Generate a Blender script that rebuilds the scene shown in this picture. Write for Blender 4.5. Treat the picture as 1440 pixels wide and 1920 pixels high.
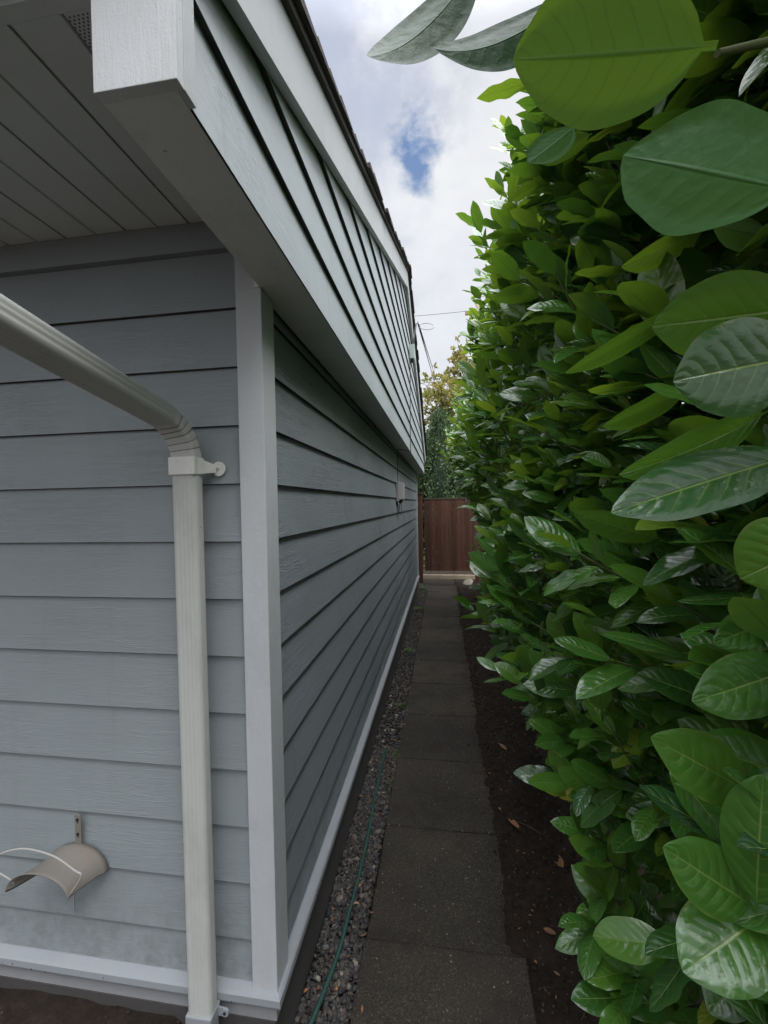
import bpy, bmesh, math, random
import numpy as np
from mathutils import Vector, Matrix

for o in list(bpy.data.objects):
    bpy.data.objects.remove(o)
S = bpy.context.scene
COL = S.collection
rnd = random.Random(7)
R_ = math.radians
rng = np.random.default_rng(11)

# ------------------------------------------------------------------ camera
FOC, YAW, PITCH, ROLL, CH = 778.0, .1421, -.019, -.0185, 1.78
cy_, sy_ = math.cos(YAW), math.sin(YAW)
cp_, sp_ = math.cos(PITCH), math.sin(PITCH)
cr_, sr_ = math.cos(ROLL), math.sin(ROLL)
Fv = Vector((-sy_*cp_, cy_*cp_, sp_))
rv = Vector((cy_, sy_, 0))
uv_ = rv.cross(Fv)
Rv = cr_*rv + sr_*uv_
Uv = -sr_*rv + cr_*uv_
cam = bpy.data.cameras.new('camera')
cam.sensor_fit = 'VERTICAL'
cam.sensor_height = 36
cam.lens = FOC/1920*36
cam.clip_start = .02
cam.clip_end = 3000
camo = bpy.data.objects.new('camera', cam)
COL.objects.link(camo)
camo.matrix_world = Matrix(((Rv.x, Uv.x, -Fv.x, 0), (Rv.y, Uv.y, -Fv.y, 0), (Rv.z, Uv.z, -Fv.z, CH), (0, 0, 0, 1)))
S.camera = camo


def at(u, v, d):
    """point seen along (u, v) of the photograph at a forward distance of d metres"""
    return Vector((0, 0, CH)) + d*(Fv + Rv*((u-720)/FOC) + Uv*((960-v)/FOC))


# ------------------------------------------------------------------ world and sun
SUN_EL, SUN_AZ = R_(60), R_(126)       # azimuth clockwise from +Y (behind the camera, to the right)
W = bpy.data.worlds.new('World')
S.world = W
W.use_nodes = True
nt = W.node_tree
nt.nodes.clear()


def N(nt, kind, **kw):
    n = nt.nodes.new(kind)
    for k, v in kw.items():
        if k.startswith('_'):
            setattr(n, k[1:], v)
        else:
            k2 = k.replace('__', ' ')
            n.inputs[int(k2) if k2.isdigit() else k2].default_value = v
    return n


def mathn(nt, op, a, b=None, c=None, clamp=False):
    n = nt.nodes.new('ShaderNodeMath')
    n.operation = op
    n.use_clamp = clamp
    for i, x in enumerate((a, b, c)):
        if x is None:
            continue
        if isinstance(x, (int, float)):
            n.inputs[i].default_value = x
        else:
            nt.links.new(x, n.inputs[i])
    return n.outputs[0]


def ramp(nt, fac, stops, interp='LINEAR'):
    r = nt.nodes.new('ShaderNodeValToRGB')
    r.color_ramp.interpolation = interp
    el = r.color_ramp.elements
    while len(el) < len(stops):
        el.new(.5)
    for e, (p, c) in zip(el, stops):
        e.position = p
        e.color = (c, c, c, 1) if isinstance(c, (int, float)) else (*c, 1)
    nt.links.new(fac, r.inputs[0])
    return r.outputs[0]


def mixc(nt, fac, a, b, mode='MIX'):
    m = nt.nodes.new('ShaderNodeMix')
    m.data_type = 'RGBA'
    m.blend_type = mode
    for i, x in ((0, fac), (6, a), (7, b)):
        if isinstance(x, (int, float)):
            m.inputs[i].default_value = x
        elif isinstance(x, tuple):
            m.inputs[i].default_value = (*x, 1)
        else:
            nt.links.new(x, m.inputs[i])
    return m.outputs[2]


sky = nt.nodes.new('ShaderNodeTexSky')
sky.sky_type = 'NISHITA'
sky.sun_disc = False
sky.sun_elevation = SUN_EL
sky.sun_rotation = SUN_AZ
tc = nt.nodes.new('ShaderNodeTexCoord')
nz = N(nt, 'ShaderNodeTexNoise', Scale=2.6, Detail=7.0, Roughness=.52, Distortion=.25)
mp = N(nt, 'ShaderNodeMapping')
mp.inputs['Scale'].default_value = (1, .8, 1.5)
mp.inputs['Location'].default_value = (.35, .2, .1)
nt.links.new(tc.outputs['Generated'], mp.inputs[0])
nt.links.new(mp.outputs[0], nz.inputs['Vector'])
nz2 = N(nt, 'ShaderNodeTexNoise', Scale=7.0, Detail=6.0, Roughness=.6)
nt.links.new(mp.outputs[0], nz2.inputs['Vector'])


def blob(direction, r0, r1, wob=.05, wscale=1.0):
    v = Vector(direction).normalized()
    d = nt.nodes.new('ShaderNodeVectorMath')
    d.operation = 'SUBTRACT'
    nt.links.new(tc.outputs['Generated'], d.inputs[0])
    d.inputs[1].default_value = v
    s = nt.nodes.new('ShaderNodeVectorMath')
    s.operation = 'MULTIPLY'
    nt.links.new(d.outputs[0], s.inputs[0])
    s.inputs[1].default_value = (1.0, .6, wscale)
    l = nt.nodes.new('ShaderNodeVectorMath')
    l.operation = 'LENGTH'
    nt.links.new(s.outputs[0], l.inputs[0])
    w = mathn(nt, 'MULTIPLY_ADD', nz2.outputs[0], wob*2, -wob)
    dist = mathn(nt, 'ADD', l.outputs['Value'], w)
    m = nt.nodes.new('ShaderNodeMapRange')
    m.interpolation_type = 'SMOOTHSTEP'
    nt.links.new(dist, m.inputs[0])
    m.inputs[1].default_value = r0
    m.inputs[2].default_value = r1
    m.inputs[3].default_value = 1
    m.inputs[4].default_value = 0
    return m.outputs[0]


b1 = blob(Fv + Rv*(60/FOC) + Uv*(655/FOC), .0, .052, .075, .8)
b2 = blob(Fv + Rv*(-90/FOC) + Uv*(790/FOC), .02, .24, .3, .5)
b3 = blob(Fv + Rv*(-50/FOC) + Uv*(980/FOC), .02, .2, .3, .6)
hole = mathn(nt, 'ADD', b1, mathn(nt, 'MULTIPLY', mathn(nt, 'ADD', b2, b3), .20), clamp=True)
thin = ramp(nt, nz.outputs[0], [(.62, 0.0), (.85, .22)])
hole = mathn(nt, 'MAXIMUM', hole, thin)
cloud = ramp(nt, nz.outputs[0], [(.30, (.76, .80, .88)), (.5, (.85, .87, .925)), (.66, (.94, .955, .98))])
cl2 = ramp(nt, nz2.outputs[0], [(.3, .94), (.7, 1.04)])
cloud = mixc(nt, 1.0, cloud, cl2, 'MULTIPLY')
# overcast luminance rises towards the zenith
sep = nt.nodes.new('ShaderNodeSeparateXYZ')
nt.links.new(tc.outputs['Generated'], sep.inputs[0])
zen = ramp(nt, sep.outputs[2], [(0.0, .68), (.35, .67), (.74, .64), (.88, 2.4), (1.0, 3.2)])
bgc = nt.nodes.new('ShaderNodeBackground')
nt.links.new(cloud, bgc.inputs[0])
dsn = nt.nodes.new('ShaderNodeVectorMath')
dsn.operation = 'DOT_PRODUCT'
nt.links.new(tc.outputs['Generated'], dsn.inputs[0])
dsn.inputs[1].default_value = (math.sin(SUN_AZ)*math.cos(SUN_EL), math.cos(SUN_AZ)*math.cos(SUN_EL), math.sin(SUN_EL))
veil = ramp(nt, dsn.outputs['Value'], [(.45, 1.0), (1.0, 2.1)])      # cloud glows round the hidden sun
nt.links.new(mathn(nt, 'MULTIPLY', zen, veil), bgc.inputs[1])
bgs = nt.nodes.new('ShaderNodeBackground')
nt.links.new(sky.outputs[0], bgs.inputs[0])
bgs.inputs[1].default_value = .13
mx = nt.nodes.new('ShaderNodeMixShader')
nt.links.new(hole, mx.inputs[0])
nt.links.new(bgc.outputs[0], mx.inputs[1])
nt.links.new(bgs.outputs[0], mx.inputs[2])
wo = nt.nodes.new('ShaderNodeOutputWorld')
nt.links.new(mx.outputs[0], wo.inputs[0])

sl = bpy.data.lights.new('sun', 'SUN')
sl.energy = 1.5
sl.angle = R_(30)
sl.color = (1, .97, .93)
so = bpy.data.objects.new('sun', sl)
COL.objects.link(so)
sd = Vector((math.sin(SUN_AZ)*math.cos(SUN_EL), math.cos(SUN_AZ)*math.cos(SUN_EL), math.sin(SUN_EL)))
so.rotation_euler = sd.to_track_quat('Z', 'Y').to_euler()
S.view_settings.view_transform = 'Standard'
S.view_settings.look = 'None'
S.view_settings.gamma = 1
S.view_settings.exposure = 0.56
S.render.engine = 'CYCLES'
S.cycles.max_bounces = 8
S.cycles.transparent_max_bounces = 8


# ------------------------------------------------------------------ helpers
def tag(o, label=None, cat=None, group=None, kind=None):
    if label: o['label'] = label
    if cat: o['category'] = cat
    if group: o['group'] = group
    if kind: o['kind'] = kind
    return o


def empty(name, loc, label, cat, group=None):
    o = bpy.data.objects.new(name, None)
    COL.objects.link(o)
    o.location = loc
    o.empty_display_size = .1
    o['_loc'] = 0
    del o['_loc']
    return tag(o, label, cat, group)


def link(name, me, mat, parent=None, smooth=False):
    o = bpy.data.objects.new(name, me)
    COL.objects.link(o)
    if mat is not None:
        me.materials.append(mat)
    if parent is not None:
        o.parent = parent
        # geometry is written in world coordinates: undo the chain of parent offsets
        off = Vector((0, 0, 0)); p = parent
        while p is not None:
            off += p.location
            p = p.parent
        o.location = -off
    if smooth:
        me.polygons.foreach_set('use_smooth', [True]*len(me.polygons))
    return o


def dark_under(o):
    """paints the shade under lapped boards: near-black colour on downward faces"""
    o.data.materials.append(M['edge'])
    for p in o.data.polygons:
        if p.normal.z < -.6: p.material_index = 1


class MB:
    """collects shapes in world coordinates; build() links them as one mesh object"""
    def __init__(s):
        s.bm = bmesh.new()

    def box(s, x0, x1, y0, y1, z0, z1, bev=0):
        vs = [s.bm.verts.new((x, y, z)) for z in (z0, z1) for y in (y0, y1) for x in (x0, x1)]
        fs = [(0, 2, 3, 1), (4, 5, 7, 6), (0, 1, 5, 4), (2, 6, 7, 3), (0, 4, 6, 2), (1, 3, 7, 5)]
        ff = [s.bm.faces.new([vs[i] for i in f]) for f in fs]
        if bev:
            es = list({e for f in ff for e in f.edges})
            bmesh.ops.bevel(s.bm, geom=es, offset=bev, segments=2, affect='EDGES', profile=.6)
        return vs

    def hexa(s, pts):
        vs = [s.bm.verts.new(p) for p in pts]
        for f in [(0, 2, 3, 1), (4, 5, 7, 6), (0, 1, 5, 4), (2, 6, 7, 3), (0, 4, 6, 2), (1, 3, 7, 5)]:
            s.bm.faces.new([vs[i] for i in f])

    def prism(s, prof, axis, a, b):
        """extrude a closed 2D profile along an axis ('x': prof=(y,z), 'y': prof=(x,z))"""
        def P(p, t):
            return (t, p[0], p[1]) if axis == 'x' else ((p[0], t, p[1]) if axis == 'y' else (p[0], p[1], t))
        A = [s.bm.verts.new(P(p, a)) for p in prof]
        B = [s.bm.verts.new(P(p, b)) for p in prof]
        n = len(prof)
        for i in range(n):
            s.bm.faces.new((A[i], A[(i+1) % n], B[(i+1) % n], B[i]))
        s.bm.faces.new(A[::-1]); s.bm.faces.new(B)

    def tube(s, pts, r, n=8, caps=True):
        pts = [Vector(p) for p in pts]
        rs = r if isinstance(r, (list, tuple)) else [r]*len(pts)
        rings = []
        t0 = (pts[1]-pts[0]).normalized()
        ref = Vector((0, 0, 1)) if abs(t0.z) < .9 else Vector((1, 0, 0))
        a = t0.cross(ref).normalized()
        for i, p in enumerate(pts):
            t = (pts[min(i+1, len(pts)-1)]-pts[max(i-1, 0)]).normalized()
            a = (a - t*a.dot(t)).normalized()
            b = t.cross(a)
            rings.append([s.bm.verts.new(p + rs[i]*(math.cos(q)*a+math.sin(q)*b)) for q in [2*math.pi*k/n for k in range(n)]])
        for A, B in zip(rings, rings[1:]):
            for k in range(n):
                f = s.bm.faces.new((A[k], A[(k+1) % n], B[(k+1) % n], B[k])); f.smooth = True
        if caps:
            s.bm.faces.new(rings[0][::-1]); s.bm.faces.new(rings[-1])

    def sweep(s, rings, close=True, caps=True, smooth=True):
        R = [[s.bm.verts.new(p) for p in r] for r in rings]
        n = len(R[0])
        for A, B in zip(R, R[1:]):
            for k in range(n if close else n-1):
                f = s.bm.faces.new((A[k], A[(k+1) % n], B[(k+1) % n], B[k])); f.smooth = smooth
        if caps and close:
            s.bm.faces.new(R[0][::-1]); s.bm.faces.new(R[-1])

    def build(s, name, mat, parent=None, smooth=False):
        bmesh.ops.recalc_face_normals(s.bm, faces=s.bm.faces)
        me = bpy.data.meshes.new(name)
        s.bm.to_mesh(me); s.bm.free()
        return link(name, me, mat, parent, smooth)


def spline(pts, n=8):
    """Catmull-Rom through points"""
    P = [Vector(p) for p in pts]
    P = [2*P[0]-P[1]] + P + [2*P[-1]-P[-2]]
    out = []
    for i in range(1, len(P)-2):
        for k in range(n):
            t = k/n
            a, b, c, d = P[i-1:i+3]
            out.append(.5*((2*b)+(c-a)*t+(2*a-5*b+4*c-d)*t*t+(-a+3*b-3*c+d)*t**3))
    out.append(P[-2])
    return out


# ------------------------------------------------------------------ materials
def newmat(name):
    m = bpy.data.materials.new(name)
    m.use_nodes = True
    t = m.node_tree
    return m, t, t.nodes['Principled BSDF']


def objco(t, scale=(1, 1, 1), loc=(0, 0, 0)):
    g = t.nodes.new('ShaderNodeNewGeometry')
    m = t.nodes.new('ShaderNodeMapping')
    m.inputs['Scale'].default_value = scale
    m.inputs['Location'].default_value = loc
    t.links.new(g.outputs['Position'], m.inputs[0])
    return m.outputs[0]


def noise(t, co, scale, detail=4, rough=.55, dist=0):
    n = N(t, 'ShaderNodeTexNoise', Scale=float(scale), Detail=float(detail), Roughness=rough, Distortion=float(dist))
    t.links.new(co, n.inputs['Vector'])
    return n.outputs[0]


def bump(t, bsdf, h, strength=.3, dist=.005, prev=None):
    b = t.nodes.new('ShaderNodeBump')
    b.inputs['Strength'].default_value = strength
    b.inputs['Distance'].default_value = dist
    t.links.new(h, b.inputs['Height'])
    if prev is not None:
        t.links.new(prev, b.inputs['Normal'])
    t.links.new(b.outputs[0], bsdf.inputs['Normal'])
    return b.outputs[0]


def mat_siding(name, along, col, grain=.6):
    m, t, b = newmat(name)
    sc = (1.3, 26, 26) if along == 'x' else (26, 1.3, 26)
    co = objco(t, sc)
    g1 = noise(t, co, 1.6, 3, .5, 1.2)
    # flowing cedar grain: contour lines of a stretched noise
    w = mathn(t, 'SINE', mathn(t, 'MULTIPLY', g1, 75.0))
    w = ramp(t, w, [(.0, 0.0), (.8, .3), (1.0, 1.0)])
    patch = noise(t, objco(t, (1, 1, 1.6), (3, 1, 4)), 2.3, 3)
    patch = ramp(t, patch, [(.42, .1), (.62, 1.0)])
    g = mathn(t, 'MULTIPLY', w, patch)
    fine = noise(t, objco(t, (6, 60, 60) if along == 'x' else (60, 6, 60)), 3, 4, .7)
    h = mathn(t, 'ADD', g, mathn(t, 'MULTIPLY', fine, .8))
    bump(t, b, h, grain, .0026)
    blot = noise(t, objco(t), 1.1, 5, .6)
    c1 = tuple(x*.93 for x in col); c2 = tuple(x*1.06 for x in col)
    c = mixc(t, ramp(t, blot, [(.35, 0.0), (.65, 1.0)]), c1, c2)
    dirt = ramp(t, noise(t, objco(t, (1, 1, 1), (7, 7, 7)), 42, 4, .7), [(.70, 0.0), (.78, 1.0)])
    c = mixc(t, mathn(t, 'MULTIPLY', dirt, .18), c, (.12, .12, .11))
    gz = t.nodes.new('ShaderNodeNewGeometry')
    sz = t.nodes.new('ShaderNodeSeparateXYZ')
    t.links.new(gz.outputs['Position'], sz.inputs[0])
    lowz = ramp(t, sz.outputs[2], [(.29, 1.0), (.62, 0.0)])
    spl = ramp(t, noise(t, objco(t, (1, 1, 1), (5, 2, 8)), 16, 7, .75), [(.42, 0.0), (.62, 1.0)])
    c = mixc(t, mathn(t, 'MULTIPLY', mathn(t, 'MULTIPLY', lowz, spl), .45), c, (.10, .09, .075))
    streak = ramp(t, noise(t, objco(t, (9, 9, .5), (2, 2, 2)), 2.2, 5, .7), [(.56, 0.0), (.75, 1.0)])
    c = mixc(t, mathn(t, 'MULTIPLY', streak, .16), c, (.16, .165, .15))
    t.links.new(c, b.inputs['Base Color'])
    b.inputs['Roughness'].default_value = .52
    b.inputs['Specular IOR Level'].default_value = .35
    return m


def mat_paint(name, col, bscale=55, bstr=.35, rough=.5, stretch=(1, 1, 1), dirty=.25, dcol=(.25, .24, .20)):
    m, t, b = newmat(name)
    h = noise(t, objco(t, stretch), bscale, 5, .6)
    h2 = noise(t, objco(t), 260, 2, .5)
    bump(t, b, mathn(t, 'ADD', h, mathn(t, 'MULTIPLY', h2, .35)), bstr, .0025)
    d = ramp(t, noise(t, objco(t, (1, 1, .5)), 7, 7, .72), [(.48, 0.0), (.75, 1.0)])
    sp = ramp(t, noise(t, objco(t, (1, 1, 1), (2, 5, 9)), 60, 3, .6), [(.72, 0.0), (.76, 1.0)])
    c = mixc(t, mathn(t, 'MULTIPLY', d, dirty), col, dcol)
    c = mixc(t, mathn(t, 'MULTIPLY', sp, min(1.0, dirty*1.9)), c, (.10, .09, .08))
    t.links.new(c, b.inputs['Base Color'])
    b.inputs['Roughness'].default_value = rough
    b.inputs['Specular IOR Level'].default_value = .35
    return m


SID = (.335, .385, .41)
M = {}
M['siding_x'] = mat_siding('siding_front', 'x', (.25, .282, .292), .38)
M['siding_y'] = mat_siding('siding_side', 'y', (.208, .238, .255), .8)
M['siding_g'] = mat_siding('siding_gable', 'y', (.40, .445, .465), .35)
M['trim'] = mat_paint('white_trim', (.48, .50, .515), 55, .4)
M['brush'] = mat_paint('brushed_white', (.56, .575, .585), 34, .5, stretch=(4, 4, .5))
M['brushy'] = mat_paint('brushed_white_long', (.66, .68, .68), 34, .5, stretch=(4, .5, 4), dirty=.35)
M['soffit'] = mat_paint('soffit_metal', (.62, .66, .64), 30, .08, .55, dirty=.15)
M['found'] = mat_paint('painted_concrete', (.27, .275, .285), 30, .9, .7, dirty=.4, dcol=(.2, .18, .16))
M['footing'] = mat_paint('brown_footing', (.060, .056, .054), 40, .8, .85, dirty=.8, dcol=(.04, .035, .03))
M['flash'] = mat_paint('flashing', (.27, .29, .31), 50, .2, .42, dirty=.3)
M['pipe'] = mat_paint('pipe_paint', (.46, .47, .445), 26, .12, .7, stretch=(3, 3, .35), dirty=.38, dcol=(.27, .26, .21))
M['pipe'].node_tree.nodes['Principled BSDF'].inputs['Specular IOR Level'].default_value = .12
M['strap'] = mat_paint('strap_paint', (.64, .645, .61), 40, .2, .45, dirty=.4, dcol=(.3, .29, .24))
M['rusty'] = mat_paint('aged_beige_metal', (.185, .172, .152), 24, .6, .75, dirty=1.0, dcol=(.2, .15, .11))
M['wirew'] = mat_paint('wire_white', (.36, .35, .33), 60, .1, .5)
M['dark'] = mat_paint('dark_gap', (.012, .013, .013), 60, .1, .8, dirty=0)
M['greyplastic'] = mat_paint('grey_plastic', (.36, .35, .35), 60, .1, .45)
M['greenbox'] = mat_paint('painted_box', (.36, .43, .40), 60, .1, .5)
M['black'] = mat_paint('black_rubber', (.02, .02, .022), 60, .1, .5, dirty=0)


def mat_shingle():
    m, t, b = newmat('shingle')
    n1 = noise(t, objco(t), 300, 2, .6)
    n2 = noise(t, objco(t), 9, 5, .7)
    c = mixc(t, n1, (.028, .024, .024), (.085, .072, .068))
    c = mixc(t, ramp(t, n2, [(.58, 0.0), (.68, 1.0)]), c, (.075, .070, .028))
    t.links.new(c, b.inputs['Base Color'])
    b.inputs['Roughness'].default_value = .95
    bump(t, b, n1, .8, .004)
    return m


M['shingle'] = mat_shingle()
M['edge'] = mat_paint('board_underside_shade', (.035, .037, .037), 60, .2, .9, dirty=.3)  # near-black colour standing in for the shade line under each lap


def mat_gatewood():
    m, t, b = newmat('gate_wood')
    co = objco(t, (16, 16, .8))
    g = noise(t, co, 2.0, 6, .65, .6)
    board = noise(t, objco(t, (7.1, .01, .01)), 1.0, 0)
    c = mixc(t, g, (.065, .026, .017), (.20, .085, .052))
    c = mixc(t, ramp(t, board, [(.40, 0.0), (.60, .75)]), c, (.065, .024, .017))
    g3 = ramp(t, noise(t, objco(t, (4, 4, .8)), 3.2, 5, .7), [(.58, 0.0), (.72, 1.0)])
    c = mixc(t, mathn(t, 'MULTIPLY', g3, .35), c, (.20, .105, .085))
    t.links.new(c, b.inputs['Base Color'])
    b.inputs['Roughness'].default_value = .6
    bump(t, b, g, .5, .004)
    return m


M['gate'] = mat_gatewood()
M['postwood'] = mat_paint('mossy_post', (.085, .055, .042), 20, .8, .85, stretch=(3, 3, .5), dirty=.7, dcol=(.10, .10, .06))
M['newwood'] = mat_paint('raw_pale_board', (.55, .46, .33), 20, .5, .7, stretch=(.5, 4, 4), dirty=.4, dcol=(.25, .2, .14))
M['polewood'] = mat_paint('pole_wood', (.38, .29, .20), 10, .6, .85, stretch=(3, 3, .3))


def mat_path():
    m, t, b = newmat('paver')
    v = N(t, 'ShaderNodeTexVoronoi', Scale=120.0)
    t.links.new(objco(t), v.inputs['Vector'])
    sepc = t.nodes.new('ShaderNodeSeparateColor')
    t.links.new(v.outputs['Color'], sepc.inputs[0])
    pick = ramp(t, sepc.outputs[0], [(.45, 0.0), (.7, .45), (1.0, 1.0)])
    inside = ramp(t, v.outputs['Distance'], [(.22, 1.0), (.36, 0.0)])
    fl = mathn(t, 'MULTIPLY', pick, inside)
    big = noise(t, objco(t), 2.2, 6, .65)
    fine = noise(t, objco(t), 150, 5, .8)
    c = mixc(t, ramp(t, big, [(.35, 0.0), (.65, 1.0)]), (.016, .0135, .0105), (.042, .032, .024))
    c = mixc(t, ramp(t, fine, [(.42, 0.0), (.68, .9)]), c, (.085, .078, .066))
    c = mixc(t, ramp(t, fine, [(.30, .85), (.46, 0.0)]), c, (.006, .006, .005))
    moss = ramp(t, noise(t, objco(t, (1, 1, 1), (4, 9, 2)), 5, 6, .7), [(.54, 0.0), (.66, 1.0)])
    c = mixc(t, mathn(t, 'MULTIPLY', moss, .45), c, (.022, .030, .012))
    # scattered pale grit
    c = mixc(t, mathn(t, 'MULTIPLY', fl, .75), c, (.20, .18, .145))
    v2 = N(t, 'ShaderNodeTexVoronoi', Scale=45.0)
    t.links.new(objco(t), v2.inputs['Vector'])
    s2 = t.nodes.new('ShaderNodeSeparateColor')
    t.links.new(v2.outputs['Color'], s2.inputs[0])
    f2 = mathn(t, 'MULTIPLY', ramp(t, s2.outputs[1], [(.84, 0.0), (.90, 1.0)]), ramp(t, v2.outputs['Distance'], [(.12, 1.0), (.2, 0.0)]))
    c = mixc(t, f2, c, (.28, .25, .20))
    slab = noise(t, objco(t, (.01, 1.64, .01), (0, .37, 0)), 1.0, 0)
    c = mixc(t, 1.0, c, ramp(t, slab, [(.3, (.70, .68, .64)), (.7, (1.25, 1.18, 1.08))]), 'MULTIPLY')
    stain = ramp(t, noise(t, objco(t, (1, 1, 1), (1, 3, 5)), 3.6, 7, .75), [(.5, 0.0), (.62, 1.0)])
    c = mixc(t, mathn(t, 'MULTIPLY', stain, .55), c, (.020, .013, .009))
    t.links.new(c, b.inputs['Base Color'])
    b.inputs['Roughness'].default_value = .9
    hh = mathn(t, 'ADD', fine, mathn(t, 'MULTIPLY', fl, .6))
    bump(t, b, hh, 1.0, .006)
    return m


def mat_soil(name='soil', c0=(.010, .007, .005), c1=(.050, .034, .025)):
    m, t, b = newmat(name)
    n1 = noise(t, objco(t), 38, 8, .75)
    n2 = noise(t, objco(t), 3, 5, .6)
    c = mixc(t, ramp(t, n1, [(.3, 0.0), (.7, 1.0)]), c0, c1)
    c = mixc(t, mathn(t, 'MULTIPLY', n2, .5), c, (.02, .018, .014))
    v = N(t, 'ShaderNodeTexVoronoi', Scale=70.0)
    t.links.new(objco(t), v.inputs['Vector'])
    s = t.nodes.new('ShaderNodeSeparateColor')
    t.links.new(v.outputs['Color'], s.inputs[0])
    f = mathn(t, 'MULTIPLY', ramp(t, s.outputs[0], [(.9, 0.0), (.95, 1.0)]), ramp(t, v.outputs['Distance'], [(.1, 1.0), (.22, 0.0)]))
    c = mixc(t, mathn(t, 'MULTIPLY', f, .7), c, (.20, .17, .13))
    t.links.new(c, b.inputs['Base Color'])
    b.inputs['Roughness'].default_value = .95
    b.inputs['Specular IOR Level'].default_value = .2
    bump(t, b, mathn(t, 'ADD', n1, mathn(t, 'MULTIPLY', f, .3)), 1.0, .012)
    return m


M['path'] = mat_path()
M['soil'] = mat_soil()


def attr(t, name):
    a = t.nodes.new('ShaderNodeAttribute')
    a.attribute_name = name
    return a


def mat_stone():
    m, t, b = newmat('gravel_stone')
    a = attr(t, 'tint').outputs['Fac']
    c = ramp(t, a, [(0, (.022, .021, .023)), (.3, (.055, .051, .053)), (.55, (.09, .085, .08)), (.75, (.12, .085, .065)), (.9, (.19, .17, .14)), (1, (.42, .38, .30))])
    n = noise(t, objco(t), 90, 4, .7)
    c = mixc(t, mathn(t, 'MULTIPLY', n, .6), c, (.03, .026, .022))
    t.links.new(c, b.inputs['Base Color'])
    b.inputs['Roughness'].default_value = .75
    bump(t, b, n, .4, .003)
    return m


M['stone'] = mat_stone()


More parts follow.
